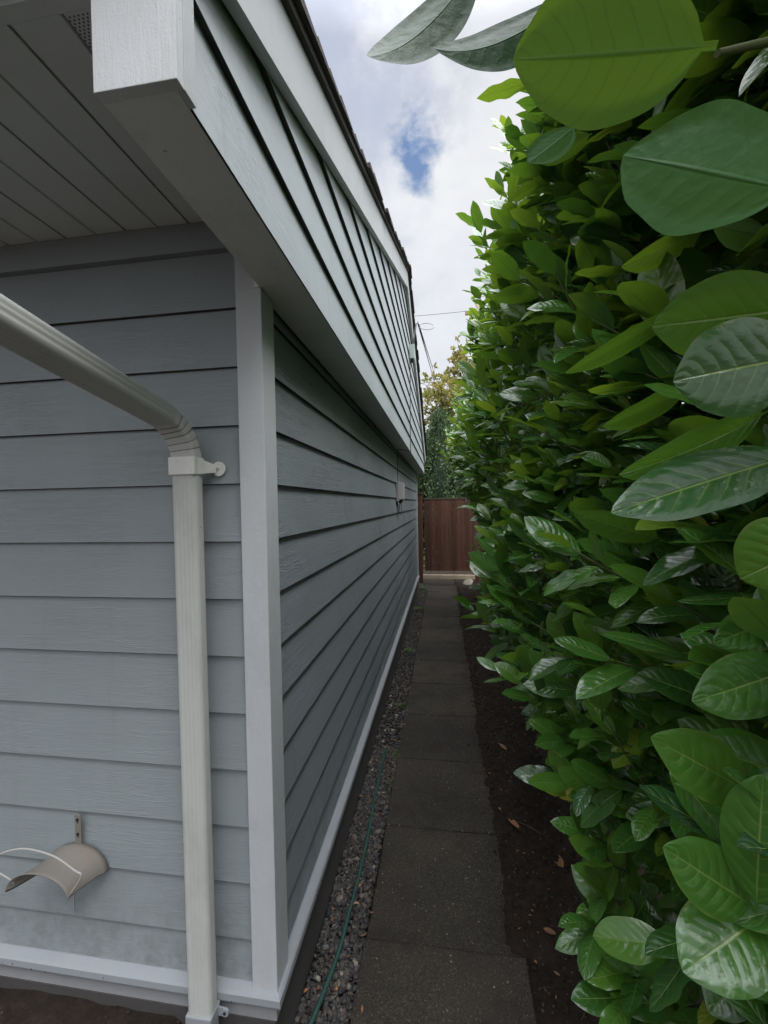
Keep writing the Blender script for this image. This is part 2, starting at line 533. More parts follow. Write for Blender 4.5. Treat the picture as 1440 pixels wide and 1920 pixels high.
def mat_leaf(name, stops, under, rib, trans=.28, rough=.27, veins=8, spots=True):
    """laurel leaf: 'tint' picks the leaf's own colour, UV = (along, across)"""
    m, t, b = newmat(name)
    a = attr(t, 'tint').outputs['Fac']
    uvn = t.nodes.new('ShaderNodeUVMap')
    uvn.uv_map = 'UVMap'
    sp = t.nodes.new('ShaderNodeSeparateXYZ')
    t.links.new(uvn.outputs[0], sp.inputs[0])
    s, v = sp.outputs[0], sp.outputs[1]
    ab = mathn(t, 'ABSOLUTE', mathn(t, 'MULTIPLY_ADD', v, 2.0, -1.0))
    top = ramp(t, a, stops)
    n1 = noise(t, objco(t), 34, 4, .6)
    top = mixc(t, mathn(t, 'MULTIPLY', ramp(t, n1, [(.35, 0.0), (.7, 1.0)]), .35), top, mixc(t, 1.0, top, (.55, .62, .5), 'MULTIPLY'))
    wob = noise(t, objco(t), 22, 2)
    ph = mathn(t, 'MULTIPLY', mathn(t, 'SUBTRACT', mathn(t, 'ADD', s, mathn(t, 'MULTIPLY', wob, .12)), mathn(t, 'MULTIPLY', mathn(t, 'POWER', ab, 1.25), .23)), 2*math.pi*veins)
    vv = mathn(t, 'SINE', ph)
    vline = ramp(t, vv, [(.90, 0.0), (1.0, 1.0)])
    ribm = ramp(t, mathn(t, 'ADD', ab, mathn(t, 'MULTIPLY', s, .02)), [(.018, 1.0), (.058, 0.0)])
    top = mixc(t, mathn(t, 'MULTIPLY', mathn(t, 'MULTIPLY', vline, ramp(t, ab, [(.1, 1.0), (.85, .15)])), .42), top, rib)
    top = mixc(t, mathn(t, 'MULTIPLY', ribm, .85), top, rib)
    und = mixc(t, a, tuple(x*.5 for x in under), tuple(x*1.7 for x in under))
    und = mixc(t, mathn(t, 'MULTIPLY', ribm, .6), und, tuple(x*1.5 for x in under))
    und = mixc(t, mathn(t, 'MULTIPLY', vline, .3), und, tuple(x*1.5 for x in under))
    if spots:
        sn = ramp(t, noise(t, objco(t), 75, 3, .6), [(.735, 0.0), (.76, 1.0)])
        top = mixc(t, mathn(t, 'MULTIPLY', sn, .6), top, (.13, .10, .03))
        und = mixc(t, mathn(t, 'MULTIPLY', sn, .6), und, (.05, .05, .02))
        edge = mathn(t, 'MULTIPLY', ramp(t, ab, [(.90, 0.0), (.99, 1.0)]), ramp(t, n1, [(.5, 0.0), (.62, 1.0)]))
        top = mixc(t, mathn(t, 'MULTIPLY', edge, .5), top, (.20, .19, .06))
    g = t.nodes.new('ShaderNodeNewGeometry')
    back = g.outputs['Backfacing']
    c = mixc(t, back, top, und)
    t.links.new(c, b.inputs['Base Color'])
    rr = mathn(t, 'ADD', mathn(t, 'MULTIPLY', back, .32), mathn(t, 'MULTIPLY_ADD', noise(t, objco(t), 60, 4, .6), .22, rough-.11))
    t.links.new(rr, b.inputs['Roughness'])
    t.links.new(mathn(t, 'MULTIPLY_ADD', back, -.42, .6), b.inputs['Specular IOR Level'])
    t.links.new(mathn(t, 'MULTIPLY_ADD', back, -.35, .35), b.inputs['Coat Weight'])
    b.inputs['Coat Roughness'].default_value = .14
    # quilting between the side veins
    q = mathn(t, 'MULTIPLY', mathn(t, 'POWER', mathn(t, 'MULTIPLY_ADD', vv, -.5, .5), .6), ramp(t, ab, [(0, 0.0), (.2, 1.0), (.7, .5), (1.0, 0.0)]))
    q = mathn(t, 'MULTIPLY', q, ramp(t, noise(t, objco(t), 15, 2), [(.3, .35), (.65, 1.0)]))
    q = mathn(t, 'MULTIPLY', q, mathn(t, 'MULTIPLY_ADD', back, -.75, 1.0))
    h = mathn(t, 'ADD', q, mathn(t, 'MULTIPLY', ribm, -.7))
    h = mathn(t, 'ADD', h, mathn(t, 'MULTIPLY', noise(t, objco(t), 55, 3), 1.2))
    nrm = bump(t, b, h, .5, .0026)
    tr = t.nodes.new('ShaderNodeBsdfTranslucent')
    tcol = mixc(t, a, (.10, .37, .035), (.46, .66, .035))
    tcol = mixc(t, mathn(t, 'MULTIPLY', mathn(t, 'MAXIMUM', ribm, mathn(t, 'MULTIPLY', vline, .4)), .55), tcol, (.05, .12, .01))
    t.links.new(tcol, tr.inputs[0])
    mxs = t.nodes.new('ShaderNodeMixShader')
    t.links.new(mathn(t, 'MULTIPLY', ramp(t, a, [(.05, .25), (.45, .9), (.8, 1.0)]), trans*1.1), mxs.inputs[0])
    t.links.new(b.outputs[0], mxs.inputs[1])
    t.links.new(tr.outputs[0], mxs.inputs[2])
    out = t.nodes['Material Output']
    t.links.new(mxs.outputs[0], out.inputs[0])
    return m


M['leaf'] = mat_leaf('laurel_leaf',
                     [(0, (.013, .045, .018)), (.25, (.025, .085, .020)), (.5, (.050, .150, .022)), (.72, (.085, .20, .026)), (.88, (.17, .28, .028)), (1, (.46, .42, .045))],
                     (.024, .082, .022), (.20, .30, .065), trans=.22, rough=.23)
M['twig'] = mat_paint('green_twig', (.10, .12, .045), 60, .4, .6, dirty=.6, dcol=(.07, .05, .03))
M['bark'] = mat_paint('dark_bark', (.055, .042, .034), 30, .9, .85, dirty=.6, dcol=(.03, .028, .02))
M['deadleaf'] = mat_leaf('dead_leaf', [(0, (.12, .05, .028)), (.5, (.40, .17, .085)), (.7, (.42, .22, .10)), (.9, (.16, .22, .07)), (1, (.22, .28, .11))],
                         (.16, .09, .05), (.30, .18, .10), trans=.05, rough=.6)


def mat_flake(name, c0, c1, trans=.2):
    m, t, b = newmat(name)
    a = attr(t, 'tint').outputs['Fac']
    c = mixc(t, a, c0, c1)
    t.links.new(c, b.inputs['Base Color'])
    b.inputs['Roughness'].default_value = .6
    tr = t.nodes.new('ShaderNodeBsdfTranslucent')
    t.links.new(c, tr.inputs[0])
    mxs = t.nodes.new('ShaderNodeMixShader')
    mxs.inputs[0].default_value = trans
    t.links.new(b.outputs[0], mxs.inputs[1]); t.links.new(tr.outputs[0], mxs.inputs[2])
    t.links.new(mxs.outputs[0], t.nodes['Material Output'].inputs[0])
    return m


M['conifer'] = mat_flake('conifer_scale', (.028, .058, .028), (.12, .20, .07), .25)
M['autumn'] = mat_flake('autumn_leaf', (.19, .24, .06), (.42, .33, .09), .45)
M['weed'] = mat_flake('weed_leaf', (.03, .07, .012), (.12, .20, .03), .3)

# ------------------------------------------------------------------ ground, path
def grid_mesh(name, x0, x1, nx, y0, y1, ny, zf, mat, kind='structure', smooth=True):
    xs = np.linspace(x0, x1, nx); ys = np.linspace(y0, y1, ny)
    X, Y = np.meshgrid(xs, ys)
    Z = zf(X, Y)
    V = np.stack([X.ravel(), Y.ravel(), Z.ravel()], 1)
    i = np.arange(nx*ny).reshape(ny, nx)
    F = np.stack([i[:-1, :-1].ravel(), i[:-1, 1:].ravel(), i[1:, 1:].ravel(), i[1:, :-1].ravel()], 1)
    me = bpy.data.meshes.new(name)
    me.from_pydata(V.tolist(), [], F.tolist())
    o = link(name, me, mat, None, smooth)
    tag(o, kind=kind)
    return o


def vnoise(X, Y, s, seed):
    r = np.random.default_rng(seed)
    T = r.random((256, 256))
    x = X*s+1000; y = Y*s+1000
    xi = np.floor(x).astype(int); yi = np.floor(y).astype(int)
    fx = x-xi; fy = y-yi
    fx = fx*fx*(3-2*fx); fy = fy*fy*(3-2*fy)
    g = lambda a, b: T[a % 256, b % 256]
    return (g(xi, yi)*(1-fx)*(1-fy)+g(xi+1, yi)*fx*(1-fy)+g(xi, yi+1)*(1-fx)*fy+g(xi+1, yi+1)*fx*fy)


gm = MB()
gm.hexa([(-900, -900, -1), (900, -900, -1), (-900, 900, -1), (900, 900, -1), (-900, -900, -.06), (900, -900, -.06), (-900, 900, -.06), (900, 900, -.06)])
tag(gm.build('ground', M['soil']), kind='structure')


def soil_z(X, Y):
    z = -.022 + .030*vnoise(X, Y, 3, 1) + .014*vnoise(X, Y, 14, 2) + .010*vnoise(X, Y, 45, 3)
    side = np.clip((X-.30)/.25, 0, 1)
    z = z + side*.022
    under = np.clip((X+.352)/.004, 0, 1)*np.clip((.262-X)/.03, 0, 1)
    z = z*(1-under) + under*(-.030)
    z = np.where(X < -.345, np.minimum(z, -.012), z)
    edge = .268-.035*vnoise(X*0, Y, 1.3, 71)-.026*vnoise(X*0, Y, 11, 72)-.030*vnoise(X, Y, 40, 73)
    sp_ = np.clip((X-edge)/.022, 0, 1)
    z = np.where((Y > 1.64) & (X > .15), z*(1-sp_)+sp_*np.maximum(z, .010+.008*vnoise(X, Y, 30, 74)), z)
    return z


grid_mesh('soil_bed', -.56, 3.0, 300, .2, 11.5, 760, soil_z, M['soil'])
grid_mesh('front_yard_soil', -5, -.56, 200, -2, 1.4, 160, lambda X, Y: -.03 + .165*np.clip((-.62-X)/.25, 0, 1) + .03*vnoise(X, Y, 3, 4)+.02*vnoise(X, Y, 16, 5), M['soil'])

pm = MB()
ye = 1.63
starts = [-.2, .405, 1.015] + [1.63+.61*k for k in range(13)]
for k, y0 in enumerate(starts[:-1]):
    y1 = starts[k+1]-(.004 if k < 4 else .0025)
    if k < 3:
        xl, xr = -.350, .290
        if k == 2: xl, xr = -.343, .285
    else:
        xl = -.345 + rnd.uniform(-.008, .008); xr = xl + .605
    th = .008 + (.010 if k == 2 else rnd.uniform(-.0012, .0012))
    tilt = rnd.uniform(-.003, .003)
    ns = 14
    # slab top as a slightly uneven worn edge
    bm = pm.bm
    ring = []
    for (a, b_, c, d) in ((xl, y0, xr, y0), (xr, y0, xr, y1), (xr, y1, xl, y1), (xl, y1, xl, y0)):
        for q in range(ns):
            f = q/ns
            ring.append([a+(c-a)*f + rnd.uniform(-.003, .003), b_+(d-b_)*f + rnd.uniform(-.002, .002)])
    cxm, cym = (xl+xr)/2, (y0+y1)/2
    top = []; mid = []; bot = []
    for p in ring:
        z = th + tilt*(p[0]-cxm)*4
        ins = .007
        top.append(bm.verts.new((p[0]+(cxm-p[0])*ins/.3, p[1]+(cym-p[1])*ins/.3, z)))
        mid.append(bm.verts.new((p[0], p[1], z-.005)))
        bot.append(bm.verts.new((p[0], p[1], -.05)))
    n = len(ring)
    for i in range(n):
        j = (i+1) % n
        bm.faces.new((mid[i], mid[j], top[j], top[i]))
        bm.faces.new((bot[i], bot[j], mid[j], mid[i]))
    bm.faces.new(top)
tag(pm.build('path', M['path']), kind='structure')


def add_attr(me, name, vals):
    a = me.attributes.new(name, 'FLOAT', 'POINT')
    a.data.foreach_set('value', np.asarray(vals, dtype=np.float32))


# gravel
def blobs(P, Rr, tint, sub, seed, flat=.65):
    bm = bmesh.new()
    bmesh.ops.create_icosphere(bm, subdivisions=sub, radius=1)
    bv = np.array([v.co[:] for v in bm.verts]); bf = np.array([[v.index for v in f.verts] for f in bm.faces])
    bm.free()
    r = np.random.default_rng(seed)
    n = len(P)
    V = np.empty((n, len(bv), 3))
    for i in range(n):
        s = Rr[i]*r.uniform(.6, 1.35, 3)*np.array([1, 1, flat])
        q = r.normal(size=3)*.9
        a = r.uniform(0, 6.28); t_ = r.uniform(-.5, .5)
        Rz = np.array([[math.cos(a), -math.sin(a), 0], [math.sin(a), math.cos(a), 0], [0, 0, 1]])
        Rx = np.array([[1, 0, 0], [0, math.cos(t_), -math.sin(t_)], [0, math.sin(t_), math.cos(t_)]])
        jit = 1+r.uniform(-.22, .16, (len(bv), 1))
        V[i] = ((bv*jit*s) @ Rx.T @ Rz.T)+P[i]
    F = (bf[None]+(np.arange(n)*len(bv))[:, None, None]).reshape(-1, 3)
    return V.reshape(-1, 3), F, np.repeat(tint, len(bv))


def join_mesh(name, parts, mat, parent=None, smooth=False):
    V = []; F = []; T = []; off = 0
    for v, f, t_ in parts:
        V.append(v); F.append(f+off); T.append(t_); off += len(v)
    V = np.concatenate(V); T = np.concatenate(T); F = np.concatenate(F)
    me = bpy.data.meshes.new(name)
    me.from_pydata(V.tolist(), [], F.tolist())
    add_attr(me, 'tint', T)
    return link(name, me, mat, parent, smooth)


def gravel_pts(n, y0, y1, r0, r1):
    y = rng.uniform(y0, y1, n)
    x = rng.uniform(-.530, -.349, n)
    rr = rng.uniform(r0, r1, n)**1.0
    z = -.008+rng.uniform(0, .015, n)
    return np.stack([x, y, z], 1), rr, np.clip(rng.beta(1.2, 1.7, n), 0, 1)


gp = []
P, rr, tt = gravel_pts(8500, .7, 3.0, .0032, .0108); gp.append(blobs(P, rr, tt, 2, 1))
P, rr, tt = gravel_pts(6500, 3.0, 9.2, .005, .0125); gp.append(blobs(P, rr, tt, 1, 2))
P, rr, tt = gravel_pts(150, .8, 4.0, .012, .019); gp.append(blobs(P, rr, np.clip(tt+.25, 0, 1), 2, 3))
tag(join_mesh('gravel', gp, M['stone'], smooth=True), 'dark mixed gravel strip between the wall and the paver path', 'gravel', kind='stuff')
# grit and crumbs on the soil and path
n = 2600
y = rng.uniform(1.0, 8.8, n); x = rng.uniform(.27, .95, n)
n2 = 1700
y2 = rng.uniform(1.1, 8.8, n2); x2 = rng.uniform(-.33, .27, n2)
P = np.concatenate([np.stack([x, y, soil_z(x, y)+.002], 1), np.stack([x2, y2, np.full(n2, .0095)], 1)])
rr = np.concatenate([rng.uniform(.002, .007, n), rng.uniform(.0012, .0035, n2)])
gr = blobs(P, rr, np.clip(rng.beta(1.2, 3.2, n+n2), 0, 1), 1, 9)
tag(join_mesh('grit', [gr], M['stone'], smooth=True), 'fine crumbs of grit and bark scattered over dark soil and pavers', 'grit', kind='stuff')

# ------------------------------------------------------------------ building
XS, XC, XCL = -.546, -.5257, -.6065       # side wall, corner board outer and inner edges
YF, YE = 1.18, 8.587                      # front of the corner board, far end of the wall
EXP = .178
ZD = CH + .0702                           # one of the board bottoms
XG, ZG = -.397, 2.43                      # gable wall face and its bottom
YR, ZR, SL = 4.888, 4.4805, .379          # ridge: y, top of barge board, slope
YB0, YB1 = .591, 9.185                    # gable box front and back
XW = -7.0
house = empty('garage_building', (XS, YF, 0), 'grey blue lap sided building with white trim along the left of the path', 'building')


def lap(mb, axis, plane, out, a, b, z0, z1, joints=()):
    """one lapped board: bottom edge stands proud, top edge tucks under the next"""
    cuts = [a]+[j for j in sorted(joints) if a < j < b]+[b]
    for p, q in zip(cuts, cuts[1:]):
        g0 = .0012 if p != a else 0; g1 = .0012 if q != b else 0
        face_b = plane; face_t = plane - out*.0125
        back = plane - out*.0145
        prof = [(face_b, z0+.0015), (face_b-out*.0015, z0), (back, z0), (plane-out*.018, z1+.010), (face_t, z1+.010)]
        mb.prism(prof, 'x' if axis == 'x' else 'y', p+g0, q-g1)


fw = MB()
z = ZD - 9*EXP
k = 0
zt_front = 2.56
zz = [ZD + i*EXP for i in range(-9, 5)]
for z0 in zz:
    zb = max(z0, .288)
    zt = min(z0+EXP, zt_front)
    if zt - zb < .01: continue
    lap(fw, 'x', YF+.015, -1, XW, XCL+.001, zb, zt, [rnd.uniform(-6, -1.9) for _ in range(2)])
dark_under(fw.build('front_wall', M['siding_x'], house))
sw = MB()
for i, z0 in enumerate(zz):
    zb = max(z0, .292)
    zt = min(z0+EXP, ZG)
    if zt - zb < .01: continue
    js = [1.27+((i*2.37+.37) % 3.66)+3.66*q for q in range(-1, 3)]
    lap(sw, 'y', XS, 1, 1.271, YE-.03, zb, zt, js)
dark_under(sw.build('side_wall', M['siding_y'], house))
# sheathing and the rest of the shell
sh = MB()
sh.box(XW, XS-.017, YF+.035, YE, .20, 2.62)
sh.build('wall_core', M['dark'], house)
# corner boards
cb = MB()
cb.box(XCL, XC, YF, 1.2727, .290, 2.4295, .0025)
cb.box(XCL, -.5325, YF+.0005, 1.2, 2.42, 2.559, .001)
cb.build('corner_board', M['trim'], house)
cb2 = MB(); cb2.box(XS-.02, XC, YE-.03, YE+.02, .281, ZG-.001, .002)
cb2.build('corner_board', M['trim'], house)
# frieze under the eave
fz = MB(); fz.box(XW, -.534, YF+.003, YF+.03, 2.56, 2.645, .0015)
fz.build('frieze_board', M['siding_x'], house)
# water table flashing: sloped cap with a drip lip, on both walls
fl = MB()
prof = [(-.02, .296), (-.012, .297), (.010, .288), (.016, .282), (.017, .262), (.014, .254), (.0115, .255), (.011, .264), (-.02, .262)]
CX = XC-.002
fl.sweep([[(XW, YF-o, z_) for o, z_ in prof], [(CX+o, YF-o, z_) for o, z_ in prof], [(CX+o, YE, z_) for o, z_ in prof]], smooth=False)
fl.build('water_table', M['flash'], house)
ns = MB()
for _ in range(26):
    yy = rnd.uniform(1.2, 8)
    zz0 = rnd.uniform(.254, .272)
    ns.box(CX+.0160, CX+.0176, yy, yy+rnd.uniform(.002, .006), zz0, zz0+rnd.uniform(.001, .005))
for _ in range(7):
    xx = rnd.uniform(-1.5, -.6)
    zz0 = rnd.uniform(.255, .268)
    ns.box(xx, xx+rnd.uniform(.0008, .002), YF-.0176, YF-.0160, zz0, zz0+rnd.uniform(.002, .009))
nm = ns.build('nail_marks', M['dark'], house)
tag(nm, kind='stuff')
fo = MB()
fo.box(XW, XC-.006, YF+.004, YE-.01, .195, .2615)
fo.build('foundation', M['found'], house)
ft = MB(); ft.box(XW, XC-.010, YF+.001, YE-.012, -.3, .1945)
ft.build('footing', M['footing'], house)

# eave soffit with grooved panels
sf = MB()
YS0, ZS = .655, 2.6455
sf.box(-.5445, -.5315, YS0, YF+.03, ZS, ZS+.004)
x = -.5450
i = 0
while x > -5:
    w = .098
    sf.box(x-w, x, YS0, YF+.03, ZS, ZS+.004)
    # rolled lip between the panels
    if i % 2 == 0:
        sf.prism([(x-w-.0025, ZS+.007), (x-w-.0095, ZS+.007), (x-w-.0095, ZS-.0005), (x-w-.0065, ZS-.004), (x-w-.0045, ZS-.004), (x-w-.0025, ZS-.0005)], 'y', YS0, YF+.002)
    x -= w+.008
    i += 1
sf.box(-5, -.5312, YS0, YF+.03, ZS+.0075, ZS+.02)
so_ = sf.build('eave_soffit', M['soffit'], house)
# perforated vent area near the box
vt = MB()
for a in range(11):
    for b_ in range(16):
        hx = -.5480-a*.0088-(.0044 if b_ % 2 else 0); hy = .662+b_*.0052
        r0 = .0017
        vt.bm.faces.new([vt.bm.verts.new((hx+r0*math.cos(q), hy+r0*math.sin(q), ZS-.0006)) for q in [k_*math.pi/4 for k_ in range(8)]])
vt.build('vent_holes', M['dark'], so_)
# eave fascia and gutter
ef = MB(); ef.box(XW, -.5315, .628, .6545, 2.6435, 2.80, .001)
ef.build('eave_fascia', M['soffit'], house)
gt = MB()
gprof = [(p_-.012, q_+.006) for p_, q_ in [(.636, 2.78), (.636, 2.655), (.555, 2.655), (.548, 2.675), (.515, 2.71), (.505, 2.775), (.515, 2.78), (.517, 2.772), (.53, 2.712), (.556, 2.68), (.562, 2.660), (.630, 2.660), (.630, 2.78)]]
gt.prism(gprof, 'x', XW, -.534)
gt.build('gutter', M['soffit'], house)

# gable box: bottom board, side face, front end, back end
bx = MB()
bx.box(-.5305, -.3890, YB0, YB0+.019, ZG, 2.845, .0012)
bx.build('box_end', M['brush'], house)
bf = MB()
bf.box(-.5300, -.4005, YB0+.0195, YF-.003, ZG+.001, ZG+.019, .001)
bf.box(-.5300, -.5115, YB0+.0195, YF-.003, ZG+.0195, 2.80)
bf.box(XS-.0, -.4005, YF-.0025, YB1, ZG+.001, ZG+.019, .001)
bf.build('box_soffit', M['brushy'], house)
strip = MB(); strip.box(-.4000, -.3885, YB0+.0195, YB0+.050, ZG+.001, 2.85, .001)
strip.build('box_corner_trim', M['trim'], house)


def rake_z(y, d=0):
    return ZR - SL*abs(y-YR) - d


gw = MB()
for i in range(0, 13):
    z0 = ZG+.002 if i == 0 else ZG+.1964+(i-1)*EXP
    z1 = ZG+.1964+i*EXP
    # clip the board by the roof line; the rake board hides the cut
    lim = lambda zz_: (ZR-.06-zz_)/SL
    h = min(YR-(YB0+.0505), lim(z0))
    if h <= .05: break
    ya, yb = YR-h, min(YB1, YR+h)
    zt = min(z1, ZR-.05)
    js = [YB0+((i*1.57+.9) % 3.66)+3.66*q for q in range(-1, 3)]
    js = [j for j in js if ya+.6 < j < yb-.6]
    # trapezoid ends following the slope
    cuts = [ya]+sorted(js)+[yb]
    for p, q in zip(cuts, cuts[1:]):
        pl = XG
        def yy(y_, zz_):
            hh = lim(zz_)
            return max(min(y_, YR+hh), YR-hh) if zz_ > ZG+.1 else y_
        prof = [(pl, z0+.0015), (pl-.0015, z0), (pl-.0165, z0), (pl-.019, zt+.008), (pl-.0145, zt+.008)]
        A = [gw.bm.verts.new((c[0], yy(p+.001, c[1]), c[1])) for c in prof]
        B = [gw.bm.verts.new((c[0], yy(q-.001, c[1]), c[1])) for c in prof]
        n_ = len(prof)
        for j in range(n_):
            gw.bm.faces.new((A[j], A[(j+1) % n_], B[(j+1) % n_], B[j]))
        gw.bm.faces.new(A[::-1]); gw.bm.faces.new(B)
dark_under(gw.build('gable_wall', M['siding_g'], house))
gc = MB()
bmc = gc.bm
pr_ = [(YB0+.06, ZG+.02), (YB1-.01, ZG+.02), (YB1-.01, rake_z(YB1, .06)), (YR, ZR-.06), (YB0+.06, rake_z(YB0+.06, .06))]
gc.prism(pr_, 'x', -.53, XG-.020)
gc.build('gable_core', M['dark'], house)
# barge boards
for sgn in (-1, 1):
    bb = MB()
    yo = YR + sgn*(4.33 if sgn < 0 else 4.31)
    x0, x1 = -.3965, -.369
    y_a, y_b = (yo, YR-.0007) if sgn < 0 else (YR+.0007, yo)
    def q(y_, d): return rake_z(y_, d)
    pts = []
    for d in (.181, 0):
        for y_ in (y_a, y_b):
            for x_ in (x0, x1):
                pts.append((x_, y_, q(y_, d)))
    bb.hexa(pts)
    bb.build('barge_board', M['trim'], house)
# roof deck and shingles
dk = MB()
for sgn in (-1, 1):
    y_o = YR+sgn*4.37
    y_a, y_b = (y_o, YR) if sgn < 0 else (YR, y_o)
    pts = []
    for d in (-.001, -.026):
        for y_ in (y_a, y_b):
            for x_ in (XW, -.352):
                pts.append((x_, y_, rake_z(y_, d)))
    dk.hexa(pts)
deck = dk.build('roof_deck', M['shingle'], house)
sg = MB()
rows = int(4.42/.14)
ca = math.cos(math.atan(SL))
for sgn in (-1, 1):
    for r_ in range(rows+1):
        d0 = 4.40-r_*.14             # distance of this row's lower edge from the ridge
        d1 = max(d0-.20, 0)
        if d0 < .02: break
        xe = -.334+rnd.uniform(-.008, .010)
        x = xe
        first = True
        while x > -2.6:
            w = rnd.uniform(.14, .2)
            th = .011+rnd.uniform(0, .006)
            dj = rnd.uniform(-.006, .006)
            xa = x-w if x > -2.4 else XW
            def zq(d, o): return ZR - SL*d + o
            y0_, y1_ = YR+sgn*(d0+dj), YR+sgn*d1
            lo = .028
            pts = [(xa, y0_, zq(d0+dj, lo)), (x-.001, y0_, zq(d0+dj, lo)), (xa, y1_, zq(d1, lo-.001)), (x-.001, y1_, zq(d1, lo-.001)),
                   (xa, y0_, zq(d0+dj, lo+.010+th)), (x-.001, y0_, zq(d0+dj, lo+.010+th)), (xa, y1_, zq(d1, lo+.004)), (x-.001, y1_, zq(d1, lo+.004))]
            sg.hexa(pts)
            x = xa
# ridge caps
x = -.326
while x > -2.6:
    xa = x-.15 if x > -2.4 else XW
    for sgn in (-1, 1):
        o0 = .056+rnd.uniform(0, .006)
        pts = []
        for dz in (-.012, .0):
            for y_ in (YR+sgn*.14, YR):
                for x_ in (xa-.02, x+rnd.uniform(-.004, .004)):
                    pts.append((x_, y_, rake_z(y_)+o0+dz+(.006 if x_ == x else 0)))
        sg.hexa(pts)
    x = xa
sg.build('shingles', M['shingle'], deck)

# ------------------------------------------------------------------ downspout
ds = empty('downspout', (-.75, 1.15, .1), 'ribbed white downspout running from the eave across and down beside the corner board', 'downspout')


def rib_ring(c, ax, ay, w, d, ribs=True):
    """rounded rectangle ring with shallow corrugation on all faces"""
    pts = []
    r = .011
    hw, hd = w/2-r, d/2-r
    def edge(p0, p1, nrm, n):
        for i in range(n):
            f = i/n
            q = p0+(p1-p0)*f
            a = .0007*math.sin(f*math.pi*2*n/4) if ribs else 0
            pts.append(c+ax*(q[0]+nrm[0]*a)+ay*(q[1]+nrm[1]*a))
    V2 = np.array
    cor = [((hw, -hd), -90), ((hw, hd), 0), ((-hw, hd), 90), ((-hw, -hd), 180)]
    for i, ((x_, y_), a0) in enumerate(cor):
        for k_ in range(4):
            a = R_(a0+k_*30)
            pts.append(c+ax*(x_+r*math.cos(a))+ay*(y_+r*math.sin(a)))
        nx_, ny_ = cor[(i+1) % 4][0]
        aa = R_(a0+90)
        nv = (math.cos(aa), math.sin(aa))
        p0 = V2((x_+r*nv[0], y_+r*nv[1])); p1 = V2((nx_+r*nv[0], ny_+r*nv[1]))
        L_ = np.linalg.norm(p1-p0)
        n_ = 17 if i % 2 == 1 else 9
        for k_ in range(1, n_):
            f = k_/n_
            q_ = p0+(p1-p0)*f
            a = .0008*math.sin(f*math.pi*n_/2) if ribs else 0
            pts.append(c+ax*(q_[0]+nv[0]*a)+ay*(q_[1]+nv[1]*a))
    return [Vector(p) for p in pts]


PW, PD = .077, .044
Xp0, Xp1 = -.7500, -.7455
X_, Y_, Z_ = Vector((1, 0, 0)), Vector((0, 1, 0)), Vector((0, 0, 1))
pp = MB()
pp.sweep([rib_ring(Vector((Xp1+(Xp0-Xp1)*f, 1.1375, .255+f*(1.92-.255))), X_, Y_, PW, PD) for f in (0, .5, 1)], caps=False)
pp.build('vertical_pipe', M['pipe'], ds)
# slanted run: centre line
A = Vector((-.768, 1.045, 2.040))
B = Vector((-.750, .545, 2.122))
T = (B-A).normalized()
wx = Vector((1, .06, 0)); wx = (wx-T*wx.dot(T)).normalized()
wy = T.cross(wx)
pp = MB()
pp.sweep([rib_ring(A+(B-A)*f, wx, wy, PW+.004, PD+.008) for f in (0, .5, 1)], caps=False)
pp.build('slanted_pipe', M['pipe'], ds)
# wall elbow: bezier sweep with crimps
el = MB()
P0 = Vector((Xp0, 1.1375, 1.905)); P3 = A + (B-A).normalized()*.02
P1 = P0+Vector((0, 0, .085)); P2 = P3-T*.07
rings = []
nE = 44
for i in range(nE+1):
    t_ = i/nE
    p = P0*(1-t_)**3+P1*3*t_*(1-t_)**2+P2*3*t_*t_*(1-t_)+P3*t_**3
    dv = ((P1-P0)*3*(1-t_)**2+(P2-P1)*6*t_*(1-t_)+(P3-P2)*3*t_*t_).normalized()
    xx = (X_*(1-t_)+wx*t_); xx = (xx-dv*xx.dot(dv)).normalized()
    yy = dv.cross(xx)
    if yy.y < 0 and t_ < .3: yy = -yy
    cr = 1+(.014*math.sin(t_*2*math.pi*8.5) if .12 < t_ < .85 else .02)
    # keep the ring order consistent
    if i == 0: prev = yy
    if yy.dot(prev) < 0: yy = -yy
    prev = yy
    rings.append(rib_ring(p, xx, yy, PW*cr+.001, (PD+.006*t_)*cr+.001, False))
el.sweep(rings, caps=False)
elb = el.build('elbow', M['pipe'], ds)
cm = MB()
for t_ in (.22, .34, .46, .58, .70):
    i = int(t_*nE)
    r = rings[i]
    c = sum(r, Vector())/len(r)
    sel = [c+(p-c)*1.012 for p in r]
    sub = [sel[j] for j in range(len(sel)) if (sel[j]-c).y < .004 and (sel[j]-c).z < .018]
    if len(sub) > 3: pass
    cm.tube([c+(p-c)*1.001 for p in r]+[c+(r[0]-c)*1.001], .0008, 5)
cm.build('crimp_lines', M['dark'], elb)
# second elbow from the gutter outlet down to the slanted run (out of frame above left)
e2 = MB()
G0 = Vector((-.75, .55, 2.655))
P0, P1, P2, P3 = B-T*.02, B+T*.07, Vector((-.75, .475, 2.14)), Vector((-.75, .49, 2.28))
rings = []
for i in range(17):
    t_ = i/16
    p = P0*(1-t_)**3+P1*3*t_*(1-t_)**2+P2*3*t_*t_*(1-t_)+P3*t_**3
    dv = ((P1-P0)*3*(1-t_)**2+(P2-P1)*6*t_*(1-t_)+(P3-P2)*3*t_*t_).normalized()
    xx = (wx*(1-t_)+X_*t_); xx = (xx-dv*xx.dot(dv)).normalized()
    yy = dv.cross(xx)
    rings.append(rib_ring(p, xx, yy, PW+.004, PD+.016, False))
rings.append([p+Vector((0, 0, .375)) for p in rings[-1]])
e2.sweep(rings, caps=False)
e2.build('elbow', M['pipe'], ds)
